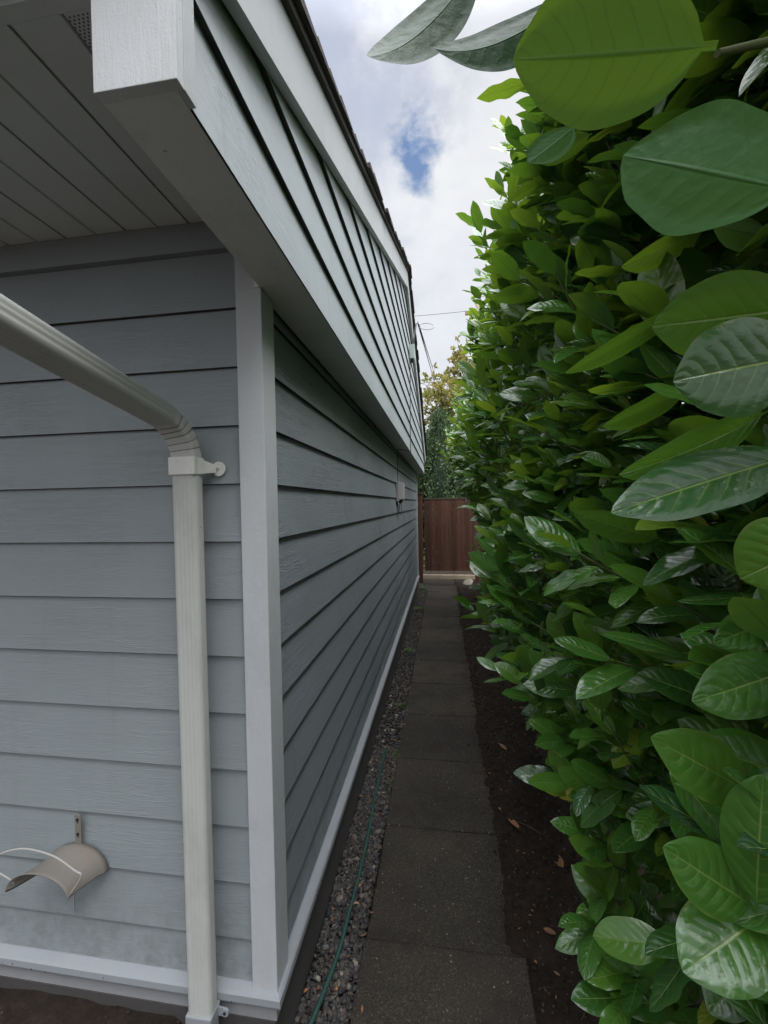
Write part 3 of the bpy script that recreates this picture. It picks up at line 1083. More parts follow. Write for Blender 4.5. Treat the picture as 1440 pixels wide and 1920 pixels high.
# strap with its round ear
st = MB()
st.box(Xp0-.0415, Xp0+.0415, 1.1095, 1.1625, 1.876, 1.928, .003)
strap = st.build('strap', M['strap'], ds)
er = MB()
er.hexa([(Xp0+.040, 1.125, 1.878), (Xp0+.066, 1.187, 1.886), (Xp0+.036, 1.1275, 1.878), (Xp0+.060, 1.190, 1.886), (Xp0+.040, 1.125, 1.926), (Xp0+.066, 1.187, 1.908), (Xp0+.036, 1.1275, 1.926), (Xp0+.060, 1.190, 1.908)])
cc = Vector((Xp0+.064, 1.190, 1.897))
er.prism([(cc.x+.008+.022*math.cos(a), cc.z+.022*math.sin(a)) for a in [k_*math.pi/12 for k_ in range(24)]], 'y', 1.186, 1.190)
er.build('ear', M['strap'], strap)
scw = MB()
scw.prism([(cc.x+.006+.0045*math.cos(a), cc.z+.0045*math.sin(a)) for a in [k_*math.pi/4 for k_ in range(8)]], 'y', 1.182, 1.1865)
scw.build('screw', M['greyplastic'], strap)
# boot at the bottom
bt = MB()
xb = Xp1
bt.box(xb-.0415, xb+.0415, 1.1095, 1.1635, .222, .262, .004)
bt.box(xb-.038, xb+.038, 1.113, 1.160, .02, .223, .004)
boot = bt.build('drain_boot', M['flash'], ds)
e3 = MB()
e3.prism([(xb+.064+.012*math.cos(a), .243+.012*math.sin(a)) for a in [k_*math.pi/10 for k_ in range(20)]], 'y', 1.146, 1.1525)
e3.prism([(xb+.04, .230), (xb+.064, .231), (xb+.064, .255), (xb+.04, .258)], 'y', 1.148, 1.1515)
e3.build('ear', M['flash'], boot)
e4 = MB(); e4.prism([(xb+.064+.0045*math.cos(a), .243+.0045*math.sin(a)) for a in [k_*math.pi/4 for k_ in range(8)]], 'y', 1.1435, 1.1465)
e4.build('screw', M['dark'], boot)

# ------------------------------------------------------------------ hose hanger on the front wall
hx, hz = -1.205, .690
hh = empty('hose_hanger', (hx, YF+.012, hz), 'empty beige metal hose hanger screwed to the front siding', 'hose hanger')
sd_ = MB()
rw = .1
sadd = []
for (yy, r_, h_) in ((YF+.010, .104, .082), (YF-.004, .104, .083), (YF-.014, .097, .076), (YF-.04, .098, .070), (YF-.065, .100, .066), (YF-.080, .103, .064), (YF-.092, .110, .070)):
    q_ = (YF+.010-yy)/.102
    sadd.append([Vector((hx-.055*q_+r_*math.sin(a), yy, hz-.090-.008*q_+h_*max(math.cos(a), -.02))) for a in [R_(-88+176*i/28) for i in range(29)]])
thick = [[p-Vector((0, 0, .0025)) for p in r] for r in sadd]
sd_.sweep(sadd, close=False)
sd_.sweep(thick, close=False)
for (a, b_) in ((0, 0), (-1, -1)):
    sd_.sweep([sadd[a], thick[a]], close=False)
for j in (0, -1):
    sd_.sweep([[r[j] for r in sadd], [r[j] for r in thick]], close=False)
bmesh.ops.remove_doubles(sd_.bm, verts=sd_.bm.verts, dist=1e-5)
sd_.build('saddle', M['rusty'], hh)
pl = MB(); pl.box(hx-.011, hx+.011, YF+.005, YF+.009, hz-.012, hz+.088, .001)
plate = pl.build('back_plate', M['rusty'], hh)
for zz_ in (hz+.073, hz+.025):
    sc_ = MB()
    sc_.prism([(hx+.0045*math.cos(a), zz_+.0045*math.sin(a)) for a in [k_*math.pi/4 for k_ in range(8)]], 'y', YF+.002, YF+.0055)
    sc_.prism([(hx-.001, zz_-.012), (hx+.0015, zz_-.012), (hx+.002, zz_+.002), (hx-.002, zz_+.002)], 'y', YF+.0042, YF+.0055)
    sc_.build('screw', M['dark'], plate)
bl = MB()
loop = [(-1.152, 1.105, .596), (-1.135, 1.085, .618), (-1.092, 1.080, .681), (-1.115, 1.08, .697), (-1.186, 1.08, .733), (-1.288, 1.08, .745), (-1.374, 1.08, .719), (-1.43, 1.085, .675), (-1.405, 1.09, .655),
        (-1.355, 1.095, .625), (-1.360, 1.105, .598)]
bl.tube(spline(loop, 6), .0028, 8)
bl.build('wire_loop', M['wirew'], hh)
tb = MB(); tb.box(hx-.0255, hx-.0225, YF+.004, YF+.008, hz-.245, hz-.09)
tb.build('lower_tab', M['greyplastic'], hh)

# ------------------------------------------------------------------ cable box on the side wall, its cable, gable box
ub = empty('utility_box', (XS, 4.97, 1.80), 'small grey cable box mounted on the side wall near the gate', 'utility box')
u1 = MB(); u1.box(XS+.0005, XS+.085, 4.90, 5.08, 1.83, 2.03, .006)
u1.build('box_cover', M['greyplastic'], ub)
u3 = MB(); u3.box(XS+.0005, XS+.03, 4.86, 5.12, 1.81, 2.045, .003)
u3.build('back_plate', M['found'], ub)
u2 = MB()
u2.box(XS+.02, XS+.06, 4.93, 5.02, 1.79, 1.8295, .004)
u2.build('cable_gland', M['black'], ub)
u4 = MB()
u4.tube(spline([(XS+.04, 4.96, 1.80), (XS+.05, 4.955, 1.73), (XS+.045, 4.95, 1.67), (XS+.03, 4.95, 1.655), (XS+.02, 4.96, 1.69), (XS+.03, 4.99, 1.80)], 6), .004, 6)
u4.build('drip_cable', M['black'], ub)
cb_ = MB()
cb_.tube(spline([(XS+.012, 4.97, 2.045), (XS+.010, 4.965, 2.25), (XS+.012, 4.95, 2.36), (XS+.03, 4.90, 2.42), (-.46, 5.0, 2.424), (-.392, 5.1, 2.424), (-.386, 5.12, 2.47), (-.389, 5.18, 2.9), (-.389, 5.3, 3.4), (-.389, 5.30, 3.62)], 8), .0045, 6)
tag(cb_.build('service_cable', M['black']), 'thin black cable climbing from the wall box to the gable box', 'cable')
gb = empty('junction_box', (XG, 5.4, 3.6), 'small grey green junction box high on the gable', 'junction box')
g1 = MB(); g1.box(XG+.001, XG+.062, 5.30, 5.46, 3.625, 3.80, .006)
g1.build('cover', M['greenbox'], gb)
g2 = MB(); g2.box(XG+.012, XG+.045, 5.34, 5.42, 3.600, 3.6245, .003)
g2.build('cable_gland', M['black'], gb)

# ------------------------------------------------------------------ hose
hp = [(-.443, 2.95, -.002), (-.441, 2.87, .012), (-.437, 2.48, .014), (-.426, 2.15, .015), (-.425, 1.89, .016), (-.431, 1.73, .016), (-.437, 1.556, .016), (-.468, 1.352, .017), (-.50, 1.20, .018), (-.50, .98, .02), (-.45, .7, .02), (-.42, .3, .02)]
ho = MB()
sp_pts = spline(hp, 14)
ho.tube(sp_pts, .0085, 12)
mh, th_, bh = newmat('hose_green')
gr_ = noise(th_, objco(th_), 40, 5, .7)
th_.links.new(mixc(th_, gr_, (.010, .046, .036), (.030, .088, .070)), bh.inputs['Base Color'])
bh.inputs['Roughness'].default_value = .42
bump(th_, bh, gr_, .2, .003)
tag(ho.build('garden_hose', mh), 'thin dark green garden hose lying on the gravel strip', 'hose')

# ------------------------------------------------------------------ gate, posts and threshold
GY = 9.30
ga = empty('wooden_gate', (.1, GY, .2), 'reddish brown board gate closing the end of the path', 'gate')
g = MB()
x = -.425
while x < .645:
    w = .089
    x1 = min(x+w, .652)
    g.box(x+.003, x1-.003, GY, GY+.018+rnd.uniform(0, .003), .27, 1.858, .002)
    x += w
g.build('boards', M['gate'], ga)
g = MB(); g.box(-.435, .66, GY-.008, GY+.04, 1.859, 1.888, .003)
g.build('top_cap', M['postwood'], ga)
for z_ in (.34, 1.65):
    g = MB(); g.box(-.43, .65, GY+.022, GY+.06, z_, z_+.09)
    g.build('rear_rail', M['postwood'], ga)
g = MB(); g.box(.6525, .6620, GY-.004, GY+.03, .27, 1.858)
g.build('edge_strip', M['newwood'], ga)
lp = empty('fence_post', (-.51, GY, 0), 'tall weathered brown post between the wall corner and the gate', 'post', 'posts beside the gate')
g = MB(); g.box(-.56, -.468, GY-.03, GY+.06, -.1, 1.985, .004)
g.build('post', M['gate'], lp)
g = MB(); g.box(-.575, -.455, GY-.045, GY+.075, 1.9855, 2.02, .004)
g.build('post_cap', M['postwood'], lp)
rp = empty('fence_post', (.72, GY, 0), 'dark post at the right of the gate half hidden by the laurel', 'post', 'posts beside the gate')
g = MB(); g.box(.668, .765, GY-.03, GY+.06, -.1, 1.84, .004)
g.build('post', M['gate'], rp)
g = MB(); g.box(.655, .778, GY-.04, GY+.07, 1.8405, 1.87, .004)
g.build('post_cap', M['postwood'], rp)
th = MB(); th.box(-.47, .665, GY-.05, GY+.01, .095, .185, .004)
tag(th.build('threshold_board', M['newwood']), 'pale raw timber board lying under the gate', 'board')
fe = empty('board_fence', (1.6, GY, 0), 'dark board fence running on behind the laurels right of the gate', 'fence')
g = MB()
x = .79
while x < 3.4:
    g.box(x+.001, x+.137, GY+.01, GY+.03, .05, 1.85, .002); x += .14
g.build('boards', M['gate'], fe)
# paving beyond / at the gate and a flat stone at its foot
sb = blobs(np.array([[.50, GY-.16, .035]]), np.array([.11]), np.array([.97]), 2, 5, .35)
tag(join_mesh('flat_stone', [sb], M['stone'], smooth=True), 'pale flat stone at the right foot of the gate', 'stone')

# ------------------------------------------------------------------ leaf builder
def leaf_mesh_batch(B, D, Nn, L, Wd, tint, na, nw, rg, petiole=True, curl=None, fold=None):
    """arrays of leaves -> verts, quads, uv, tint"""
    n = len(B)
    s = np.linspace(0, 1, na)
    if petiole:
        s = np.concatenate([[0, .05], .07+.93*np.linspace(0, 1, na-2)])
    s = np.unique(s); na = len(s)
    e = np.clip((s-.06)/.94, 0, 1)
    w = (np.sin(np.pi*np.clip(e, 0, 1)**.95)**.56)
    w = w*(1-.30*np.clip((e-.80)/.20, 0, 1)**1.2)
    w[e > .995] = .0
    w = np.where(s < .065, .055, np.maximum(w, .055*(e < .03)))
    w[-1] = .012
    t = np.linspace(-1, 1, nw)
    wav = rg.uniform(.0, .05, (n, 1, 1)); wph = rg.uniform(0, 6.28, (n, 1, 1)); wfr = rg.uniform(9, 17, (n, 1, 1))
    D = D/np.linalg.norm(D, axis=1, keepdims=True)
    Nn = Nn-D*np.sum(D*Nn, 1, keepdims=True); Nn /= np.linalg.norm(Nn, axis=1, keepdims=True)
    Sd = np.cross(D, Nn)
    if curl is None: curl = rg.uniform(-.05, .42, n)
    if fold is None: fold = rg.uniform(.05, .45, n)
    rip = rg.uniform(.0, .05, n)*(n > 1); ph = rg.uniform(0, 6.28, n)
    bend = rg.uniform(-.10, .10, n) if n > 1 else np.zeros(1)
    sB = s[None, :, None]; tB = t[None, None, :]; wB = w[None, :, None]
    c_ = curl[:, None, None]
    along = (sB - .18*c_*sB**3)*np.ones_like(tB)
    zz_ = -c_*sB**2*.62 + 0*tB
    half = (Wd/L/2)[:, None, None]
    across = tB*wB*half*(1+wav*np.sin(sB*wfr+wph+np.sign(tB)*1.3)*(nw > 5))
    zz_ = zz_ + fold[:, None, None]*np.abs(tB)**1.15*wB*half*.9
    zz_ = zz_ + rip[:, None, None]*np.sin(sB*19+ph[:, None, None]+tB*1.2)*np.abs(tB)*.45*wB
    # recurved margin
    zz_ = zz_ - .25*half*np.clip(np.abs(tB)-.7, 0, 1)*wB
    across = across + bend[:, None, None]*sB**2
    Lx = L[:, None, None]
    V = B[:, None, None, :] + (Lx*along)[..., None]*D[:, None, None, :] + (Lx*across)[..., None]*Sd[:, None, None, :] + (Lx*zz_)[..., None]*Nn[:, None, None, :]
    V = V.reshape(-1, 3)
    idx = np.arange(na*nw).reshape(na, nw)
    q = np.stack([idx[:-1, :-1].ravel(), idx[:-1, 1:].ravel(), idx[1:, 1:].ravel(), idx[1:, :-1].ravel()], 1)
    F = (q[None]+(np.arange(n)*na*nw)[:, None, None]).reshape(-1, 4)
    U = np.broadcast_to(e[:, None], (na, nw)).ravel(); Vv = np.broadcast_to((t*.5+.5)[None, :], (na, nw)).ravel()
    UV = np.tile(np.stack([U, Vv], 1), (n, 1))
    return V, F, UV, np.repeat(tint, na*nw)


def leaves_object(name, batches, mat, parent=None, smooth=True):
    V = []; F = []; U = []; T = []; off = 0
    for v, f, u, t_ in batches:
        V.append(v); F.append(f+off); U.append(u); T.append(t_); off += len(v)
    V = np.concatenate(V); F = np.concatenate(F); U = np.concatenate(U); T = np.concatenate(T)
    me = bpy.data.meshes.new(name)
    nv, nf = len(V), len(F)
    me.vertices.add(nv); me.vertices.foreach_set('co', V.astype(np.float32).ravel())
    me.loops.add(nf*4); me.loops.foreach_set('vertex_index', F.astype(np.int32).ravel())
    me.polygons.add(nf)
    me.polygons.foreach_set('loop_start', np.arange(0, nf*4, 4, dtype=np.int32))
    me.polygons.foreach_set('loop_total', np.full(nf, 4, dtype=np.int32))
    uvl = me.uv_layers.new(name='UVMap')
    me.update(calc_edges=True)
    uvl.data.foreach_set('uv', U[F.ravel()].astype(np.float32).ravel())
    add_attr(me, 'tint', T)
    me.validate()
    return link(name, me, mat, parent, smooth)


# ------------------------------------------------------------------ laurel hedge: five shrubs
BOUNDS = [-.3, 1.55, 3.1, 4.7, 6.4, 8.75]
HL = ['nearest glossy laurel, its huge leaves hanging over the right of the picture',
      'second laurel from the camera, tall, with bright yellow green shoots against the sky',
      'third laurel from the camera, dark leaved middle of the hedge',
      'fourth laurel from the camera, dense small looking leaves short of the gate',
      'farthest laurel, overhanging the right side of the brown gate']


def face_x(y, z):
    fy = np.interp(y, [-.5, .9, 1.35, 1.8, 2.4, 3.2, 4.2, 5.5, 7, 7.8, 8.7], [.40, .38, .34, .31, .27, .32, .38, .36, .24, .23, .34])
    far = np.clip((y-3)/3, 0, 1)
    low = np.interp(z, [.1, .35, .9, 1.25, 1.7, 2.2, 2.7, 3.3], [.50, .36, .12, .02, .0, -.02, .0, .06])
    lowf = np.interp(z, [.1, .35, .9, 1.4, 1.8, 2.3, 2.8, 3.3], [.54, .54, .50, .43, .30, .04, -.02, .05])
    near_cut = np.interp(y, [.6, 1.3, 2.2], [1, 1, 0])*np.interp(z, [.3, .6, .9], [.4, .08, 0])
    bum = .17*(vnoise(y, z, 1.5, 21)-.5)+.14*(vnoise(y, z, 4.0, 22)-.5)
    return fy+low*(1-far)+lowf*far+near_cut+bum


def top_z(y):
    return 3.12+.30*(vnoise(np.asarray(y, float), np.zeros_like(np.asarray(y, float)), 1.3, 31)-.5)+.12*(vnoise(np.asarray(y, float), np.ones_like(np.asarray(y, float)), 5, 32)-.5)


class Bush:
    def __init__(s): s.L = []; s.T = []     # leaves: (B, D, N, L, W, tint); twigs: point lists


bushes = [Bush() for _ in range(5)]


def bush_of(y):
    for i in range(5):
        if y < BOUNDS[i+1]: return bushes[i]
    return bushes[4]


def shoot(base, d, length, nl, ll, tint, bush, r, up=.35, spread=1.0, keep=None):
    """a leafy twig: alternate leaves in a spiral, larger at the middle, a small tuft at the tip"""
    base = np.array(base, float); d = np.array(d, float); d /= np.linalg.norm(d)
    side = np.cross(d, [0, 0, 1.0]); 
    if np.linalg.norm(side) < .1: side = np.array([1.0, 0, 0])
    side /= np.linalg.norm(side); oth = np.cross(side, d)
    pts = []
    a0 = r.uniform(0, 6.28)
    for k in range(5):
        f = k/4
        pts.append(base+d*length*f+np.array([0, 0, 1.0])*length*up*f*f*.5)
    bush.T.append([tuple(p) for p in pts])
    for k in range(nl):
        f = .12+.88*(k+r.uniform(-.2, .2))/max(nl-1, 1)
        f = min(max(f, 0), 1)
        p = base+d*length*f+np.array([0, 0, 1.0])*length*up*f*f*.5
        ax = d+np.array([0, 0, up*f]); ax /= np.linalg.norm(ax)
        a = a0+k*2.4
        out = math.cos(a)*side+math.sin(a)*oth
        ang = (1.15-.75*f)*r.uniform(.8, 1.15)*spread
        ld = ax*math.cos(ang)+out*math.sin(ang)
        ld = ld+np.array([-.12, -.06, -.05+.12*r.normal()])
        if keep is not None and not keep(p): continue
        # upper face towards the light: up, and out over the path
        nn = np.array([0, 0, 1.0])*r.uniform(.55, 1.1)+ax*r.uniform(.1, .6)+np.array([-.40, -.40, 0])*r.uniform(0, 1.2)+r.normal(size=3)*.26
        L_ = ll*r.uniform(.72, 1.12)*(1-.35*max(0, f-.8)/.2*r.uniform(0, 1))
        bush.L.append((p, ld, nn, L_, L_*r.uniform(.35, .46), np.clip(tint+r.normal()*.15+(.45 if (r.random() < .012 and np.linalg.norm(p-CAM) > 1.15) else 0), 0, 1)))


rg = np.random.default_rng(5)
CAM = np.array([0, 0, CH])


def keep_near(p):
    return np.linalg.norm(p-CAM) > .62


# outer leafy layer over the face
def layer(n, depth0, depth1, ll, nl, tint0, zlo=.22):
    for _ in range(n):
        y = rg.uniform(-.1, 8.6)
        # denser close to the camera where each leaf shows
        tz = float(top_z(y))
        z = zlo+(tz-zlo)*rg.uniform(0, 1)**.92
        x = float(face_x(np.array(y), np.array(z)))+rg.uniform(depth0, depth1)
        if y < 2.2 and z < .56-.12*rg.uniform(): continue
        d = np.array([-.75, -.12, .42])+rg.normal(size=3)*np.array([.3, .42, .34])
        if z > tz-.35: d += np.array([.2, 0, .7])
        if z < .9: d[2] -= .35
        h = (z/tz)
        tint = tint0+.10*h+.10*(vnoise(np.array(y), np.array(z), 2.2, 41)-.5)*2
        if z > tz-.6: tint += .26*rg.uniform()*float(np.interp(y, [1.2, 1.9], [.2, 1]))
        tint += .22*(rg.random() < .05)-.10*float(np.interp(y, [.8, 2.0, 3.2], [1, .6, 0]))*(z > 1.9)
        L_ = rg.uniform(.20, .36)
        if rg.random() < .07 and depth0 < .01 and (y < 3 or z > 1.8): x -= rg.uniform(.05, .14); d[2] += .3
        base = np.array([x, y, z])-d/np.linalg.norm(d)*L_*.75
        shoot(base, d, L_, nl+int(rg.integers(-1, 3)), ll, tint, bush_of(y), rg, keep=keep_near)


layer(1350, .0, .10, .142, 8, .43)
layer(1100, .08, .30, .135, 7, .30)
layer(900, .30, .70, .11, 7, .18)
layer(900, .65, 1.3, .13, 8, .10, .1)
for _ in range(260):
    y = rg.uniform(.45, 1.6); z = rg.uniform(.55, 2.9)
    x = float(face_x(np.array(y), np.array(z)))+rg.uniform(-.02, .10)
    d = np.array([-.75, -.2, .35])+rg.normal(size=3)*.32
    shoot((x+.18, y, z), d, rg.uniform(.18, .32), 7, .135, .46, bush_of(y), rg, keep=keep_near)
# top of the hedge
for _ in range(620):
    y = rg.uniform(.6, 8.6); tz = float(top_z(y))
    x = float(face_x(np.array(y), np.array(tz)))+rg.uniform(.0, .9)
    d = np.array([-.2, -.05, 1])+rg.normal(size=3)*.32
    shoot((x, y, tz-.25), d, rg.uniform(.22, .42), 8, .10, .62, bush_of(y), rg, up=.2)
# long pale shoots standing above the hedge and out of it, where the photograph has them
def shoot_px(u0, v0, u1, v1, d0, d1, nl, ll, tint, up=.15, spread=1.0):
    a = np.array(at(u0, v0, d0)); b = np.array(at(u1, v1, d1))
    shoot(a, b-a, np.linalg.norm(b-a), nl, ll, tint, bush_of(a[1]), rg, up=up, spread=spread)


for (u0, v0, u1, v1, d0, d1, nl, ll, ti) in (
        (1010, 480, 950, 262, 2.0, 1.95, 15, .115, .97), (985, 500, 960, 340, 2.1, 2.0, 12, .11, .96),
        (1010, 520, 975, 390, 2.0, 1.95, 11, .11, .98), (1030, 470, 985, 300, 1.95, 1.9, 10, .11, .92), (1040, 520, 1000, 330, 2.1, 2.0, 10, .11, .68),
        (1000, 620, 905, 470, 2.1, 2.0, 11, .105, .66), (980, 640, 890, 560, 2.1, 1.95, 9, .105, .62), (960, 700, 895, 610, 2.4, 2.3, 9, .105, .64),
        (960, 560, 935, 400, 2.3, 2.2, 10, .10, .74), (1000, 420, 1015, 215, 1.9, 1.8, 8, .11, .70), (940, 760, 880, 700, 3.2, 3.0, 9, .11, .70),
        (900, 860, 858, 800, 4.6, 4.4, 9, .11, .75), (905, 760, 862, 735, 5.0, 4.8, 9, .12, .72), (885, 720, 868, 690, 6.4, 6.2, 9, .12, .75),
        (900, 660, 885, 640, 4.2, 4.0, 9, .12, .72),
        # lower shoots reaching over the path
        (1060, 1300, 965, 1255, 1.35, 1.22, 8, .125, .55), (1070, 1240, 960, 1180, 1.5, 1.32, 8, .12, .52), (1080, 1350, 1000, 1320, 1.3, 1.2, 7, .12, .5), (1140, 1420, 1060, 1400, 1.2, 1.1, 8, .125, .5),
        (1160, 1500, 1075, 1480, 1.12, 1.04, 8, .125, .52), (1180, 1600, 1100, 1570, 1.02, .96, 8, .12, .5), (1200, 1720, 1115, 1745, .92, .86, 8, .12, .48), (1240, 1860, 1180, 1880, .82, .78, 7, .12, .5), (1205, 1420, 1128, 1250, 1.05, .98, 8, .125, .62),
        (1120, 1330, 1040, 1300, 1.3, 1.2, 6, .115, .55), (1150, 1480, 1085, 1435, 1.2, 1.12, 6, .12, .5), (1180, 1560, 1120, 1500, 1.05, .98, 7, .12, .55),
        (1190, 1640, 1130, 1620, .98, .92, 6, .115, .58), (1210, 1700, 1130, 1690, .95, .88, 7, .115, .5), (1260, 1800, 1190, 1830, .85, .80, 6, .115, .55),
        (1330, 1880, 1270, 1900, .80, .76, 6, .115, .4), (1420, 1890, 1350, 1860, .75, .72, 6, .12, .42), (1180, 1180, 1080, 1130, 1.2, 1.1, 8, .12, .5),
        (1200, 1060, 1090, 1000, 1.15, 1.05, 8, .12, .45), (1210, 900, 1110, 850, 1.1, 1.0, 8, .125, .42), (1150, 760, 1060, 700, 1.3, 1.2, 8, .12, .42),
        (1260, 640, 1140, 590, 1.1, 1.0, 8, .12, .5), (1130, 520, 1050, 470, 1.3, 1.25, 8, .12, .6), (1250, 480, 1130, 420, 1.0, .95, 8, .12, .62),
        (1180, 420, 1110, 300, 1.4, 1.3, 8, .12, .6), (1330, 90, 1390, -30, 1.0, .95, 9, .13, .82), (1400, 240, 1330, 120, .95, .9, 8, .13, .78), (1440, 60, 1400, -60, .9, .85, 8, .13, .8),
        (1340, 560, 1290, 470, .9, .85, 8, .12, .5), (1400, 1500, 1320, 1380, .85, .8, 7, .12, .45), (1340, 1330, 1250, 1290, .9, .85, 8, .12, .5)):
    shoot_px(u0, v0, u1, v1, d0, d1, nl, ll, ti)

# leaves near the lens: real leaves 12 to 17 cm long, a hand's breadth to two from the camera
HERO = [  # base u v depth, tip u v depth, width m, underside seen, roll, tint, curl, fold
    (905, -85, .44, 690, 106, .40, .062, 1, 50, .02, .5, .25),
    (1090, -25, .42, 813, 90, .38, .060, 1, 56, .02, .5, .3),
    (1345, 85, .25, 962, 112, .36, .084, 1, -12, .70, -.16, .12),
    (1500, 360, .25, 1168, 292, .33, .074, 1, 14, .80, -.16, .14),
    (1080, 235, .55, 990, 305, .50, .040, 1, 30, .6, .1, .1),
    (1530, 572, .33, 1222, 612, .40, .072, 0, -16, .42, .06, .10),
    (1520, 665, .33, 1262, 715, .37, .082, 0, 12, .30, .25, .12),
    (1440, 770, .42, 1160, 890, .40, .052, 0, -42, .36, .25, .3),
    (1500, 850, .38, 1146, 962, .38, .060, 0, 18, .24, .12, .18),
    (1580, 990, .30, 1388, 1085, .34, .070, 0, -25, .60, .1, .1),
    (1300, 560, .60, 1060, 700, .70, .05, 0, -50, .40, .2, .2),
    (1470, 1150, .50, 1337, 1205, .48, .052, 0, -20, .45, .2, .2),
    (1490, 1250, .48, 1297, 1315, .44, .066, 0, -15, .42, .2, .15),
    (1412, 1490, .50, 1220, 1382, .46, .070, 0, 10, .52, .15, .25),
    (1520, 1470, .50, 1300, 1395, .52, .070, 0, 20, .45, .15, .25),
    (1418, 1705, .43, 1432, 1452, .42, .064, 0, -10, .48, .12, .2),
    (1412, 1700, .45, 1243, 1588, .44, .066, 0, 5, .48, .15, .2),
    (1440, 1712, .45, 1280, 1822, .43, .076, 0, 0, .46, .22, .15),
    (1250, 1430, .58, 1378, 1594, .52, .052, 0, -35, .45, .15, .2),
    (1262, 1795, .80, 1182, 1895, .78, .070, 0, -20, .52, .2, .2),
    (1342, 1178, .76, 1200, 1090, .72, .055, 0, 0, .60, .15, .3),
    (1348, 1235, .78, 1184, 1210, .74, .048, 0, 15, .62, .15, .35),
    (1350, 1180, .72, 1420, 1110, .66, .052, 0, 0, .5, .15, .3),
    (1110, 250, .80, 1000, 300, .75, .045, 1, 15, .7, .1, .2),
    (1330, 420, .72, 1165, 500, .66, .055, 0, -40, .62, .2, .25),
    (1340, 350, .62, 1240, 430, .58, .050, 0, -30, .5, .2, .2),
    (1300, 720, .62, 1130, 800, .58, .048, 0, -45, .42, .2, .2),
    (1240, 1010, .72, 1075, 960, .70, .050, 0, -20, .36, .2, .25),
    (1410, 1800, .62, 1330, 1900, .6, .06, 0, 0, .35, .2, .2),
    (1480, 1560, .62, 1400, 1440, .6, .06, 0, 0, .4, .2, .2),
    (1440, 560, .75, 1360, 470, .7, .06, 0, -30, .7, .2, .2),
    (1450, 440, .55, 1335, 420, .52, .05, 1, 40, .75, .2, .2),
    (1420, 990, .6, 1300, 1040, .56, .055, 0, -20, .32, .2, .2),
]
hero_batches = []
for k_, (u0, v0, d0, u1, v1, d1, wd, und, roll, ti, cu, fo_) in enumerate(HERO):
    a = np.array(at(u0, v0, d0)); b = np.array(at(u1, v1, d1))
    D = b-a; L_ = np.linalg.norm(D); D /= L_
    mid = (a+b)/2
    vn = CAM-mid; vn /= np.linalg.norm(vn)
    if und: vn = -vn
    vn = vn-D*vn.dot(D); vn /= np.linalg.norm(vn)
    sdv = np.cross(D, vn)
    ra = R_(roll)
    nn = vn*math.cos(ra)+sdv*math.sin(ra)
    goal = b.copy(); aim = b.copy()
    for _ in range(6):
        D = aim-a; L_ = np.linalg.norm(D); D /= L_
        n3 = nn-D*nn.dot(D); n3 /= np.linalg.norm(n3)
        tipw = a+D*L_*(1-.18*cu)-n3*L_*.62*cu
        aim = aim+(goal-tipw)
    D = aim-a; L_ = np.linalg.norm(D); D /= L_
    hero_batches.append(leaf_mesh_batch(a[None], D[None], nn[None], np.array([L_]), np.array([wd]), np.array([ti]), 40, 21, rg, curl=np.array([cu]), fold=np.array([fo_])))

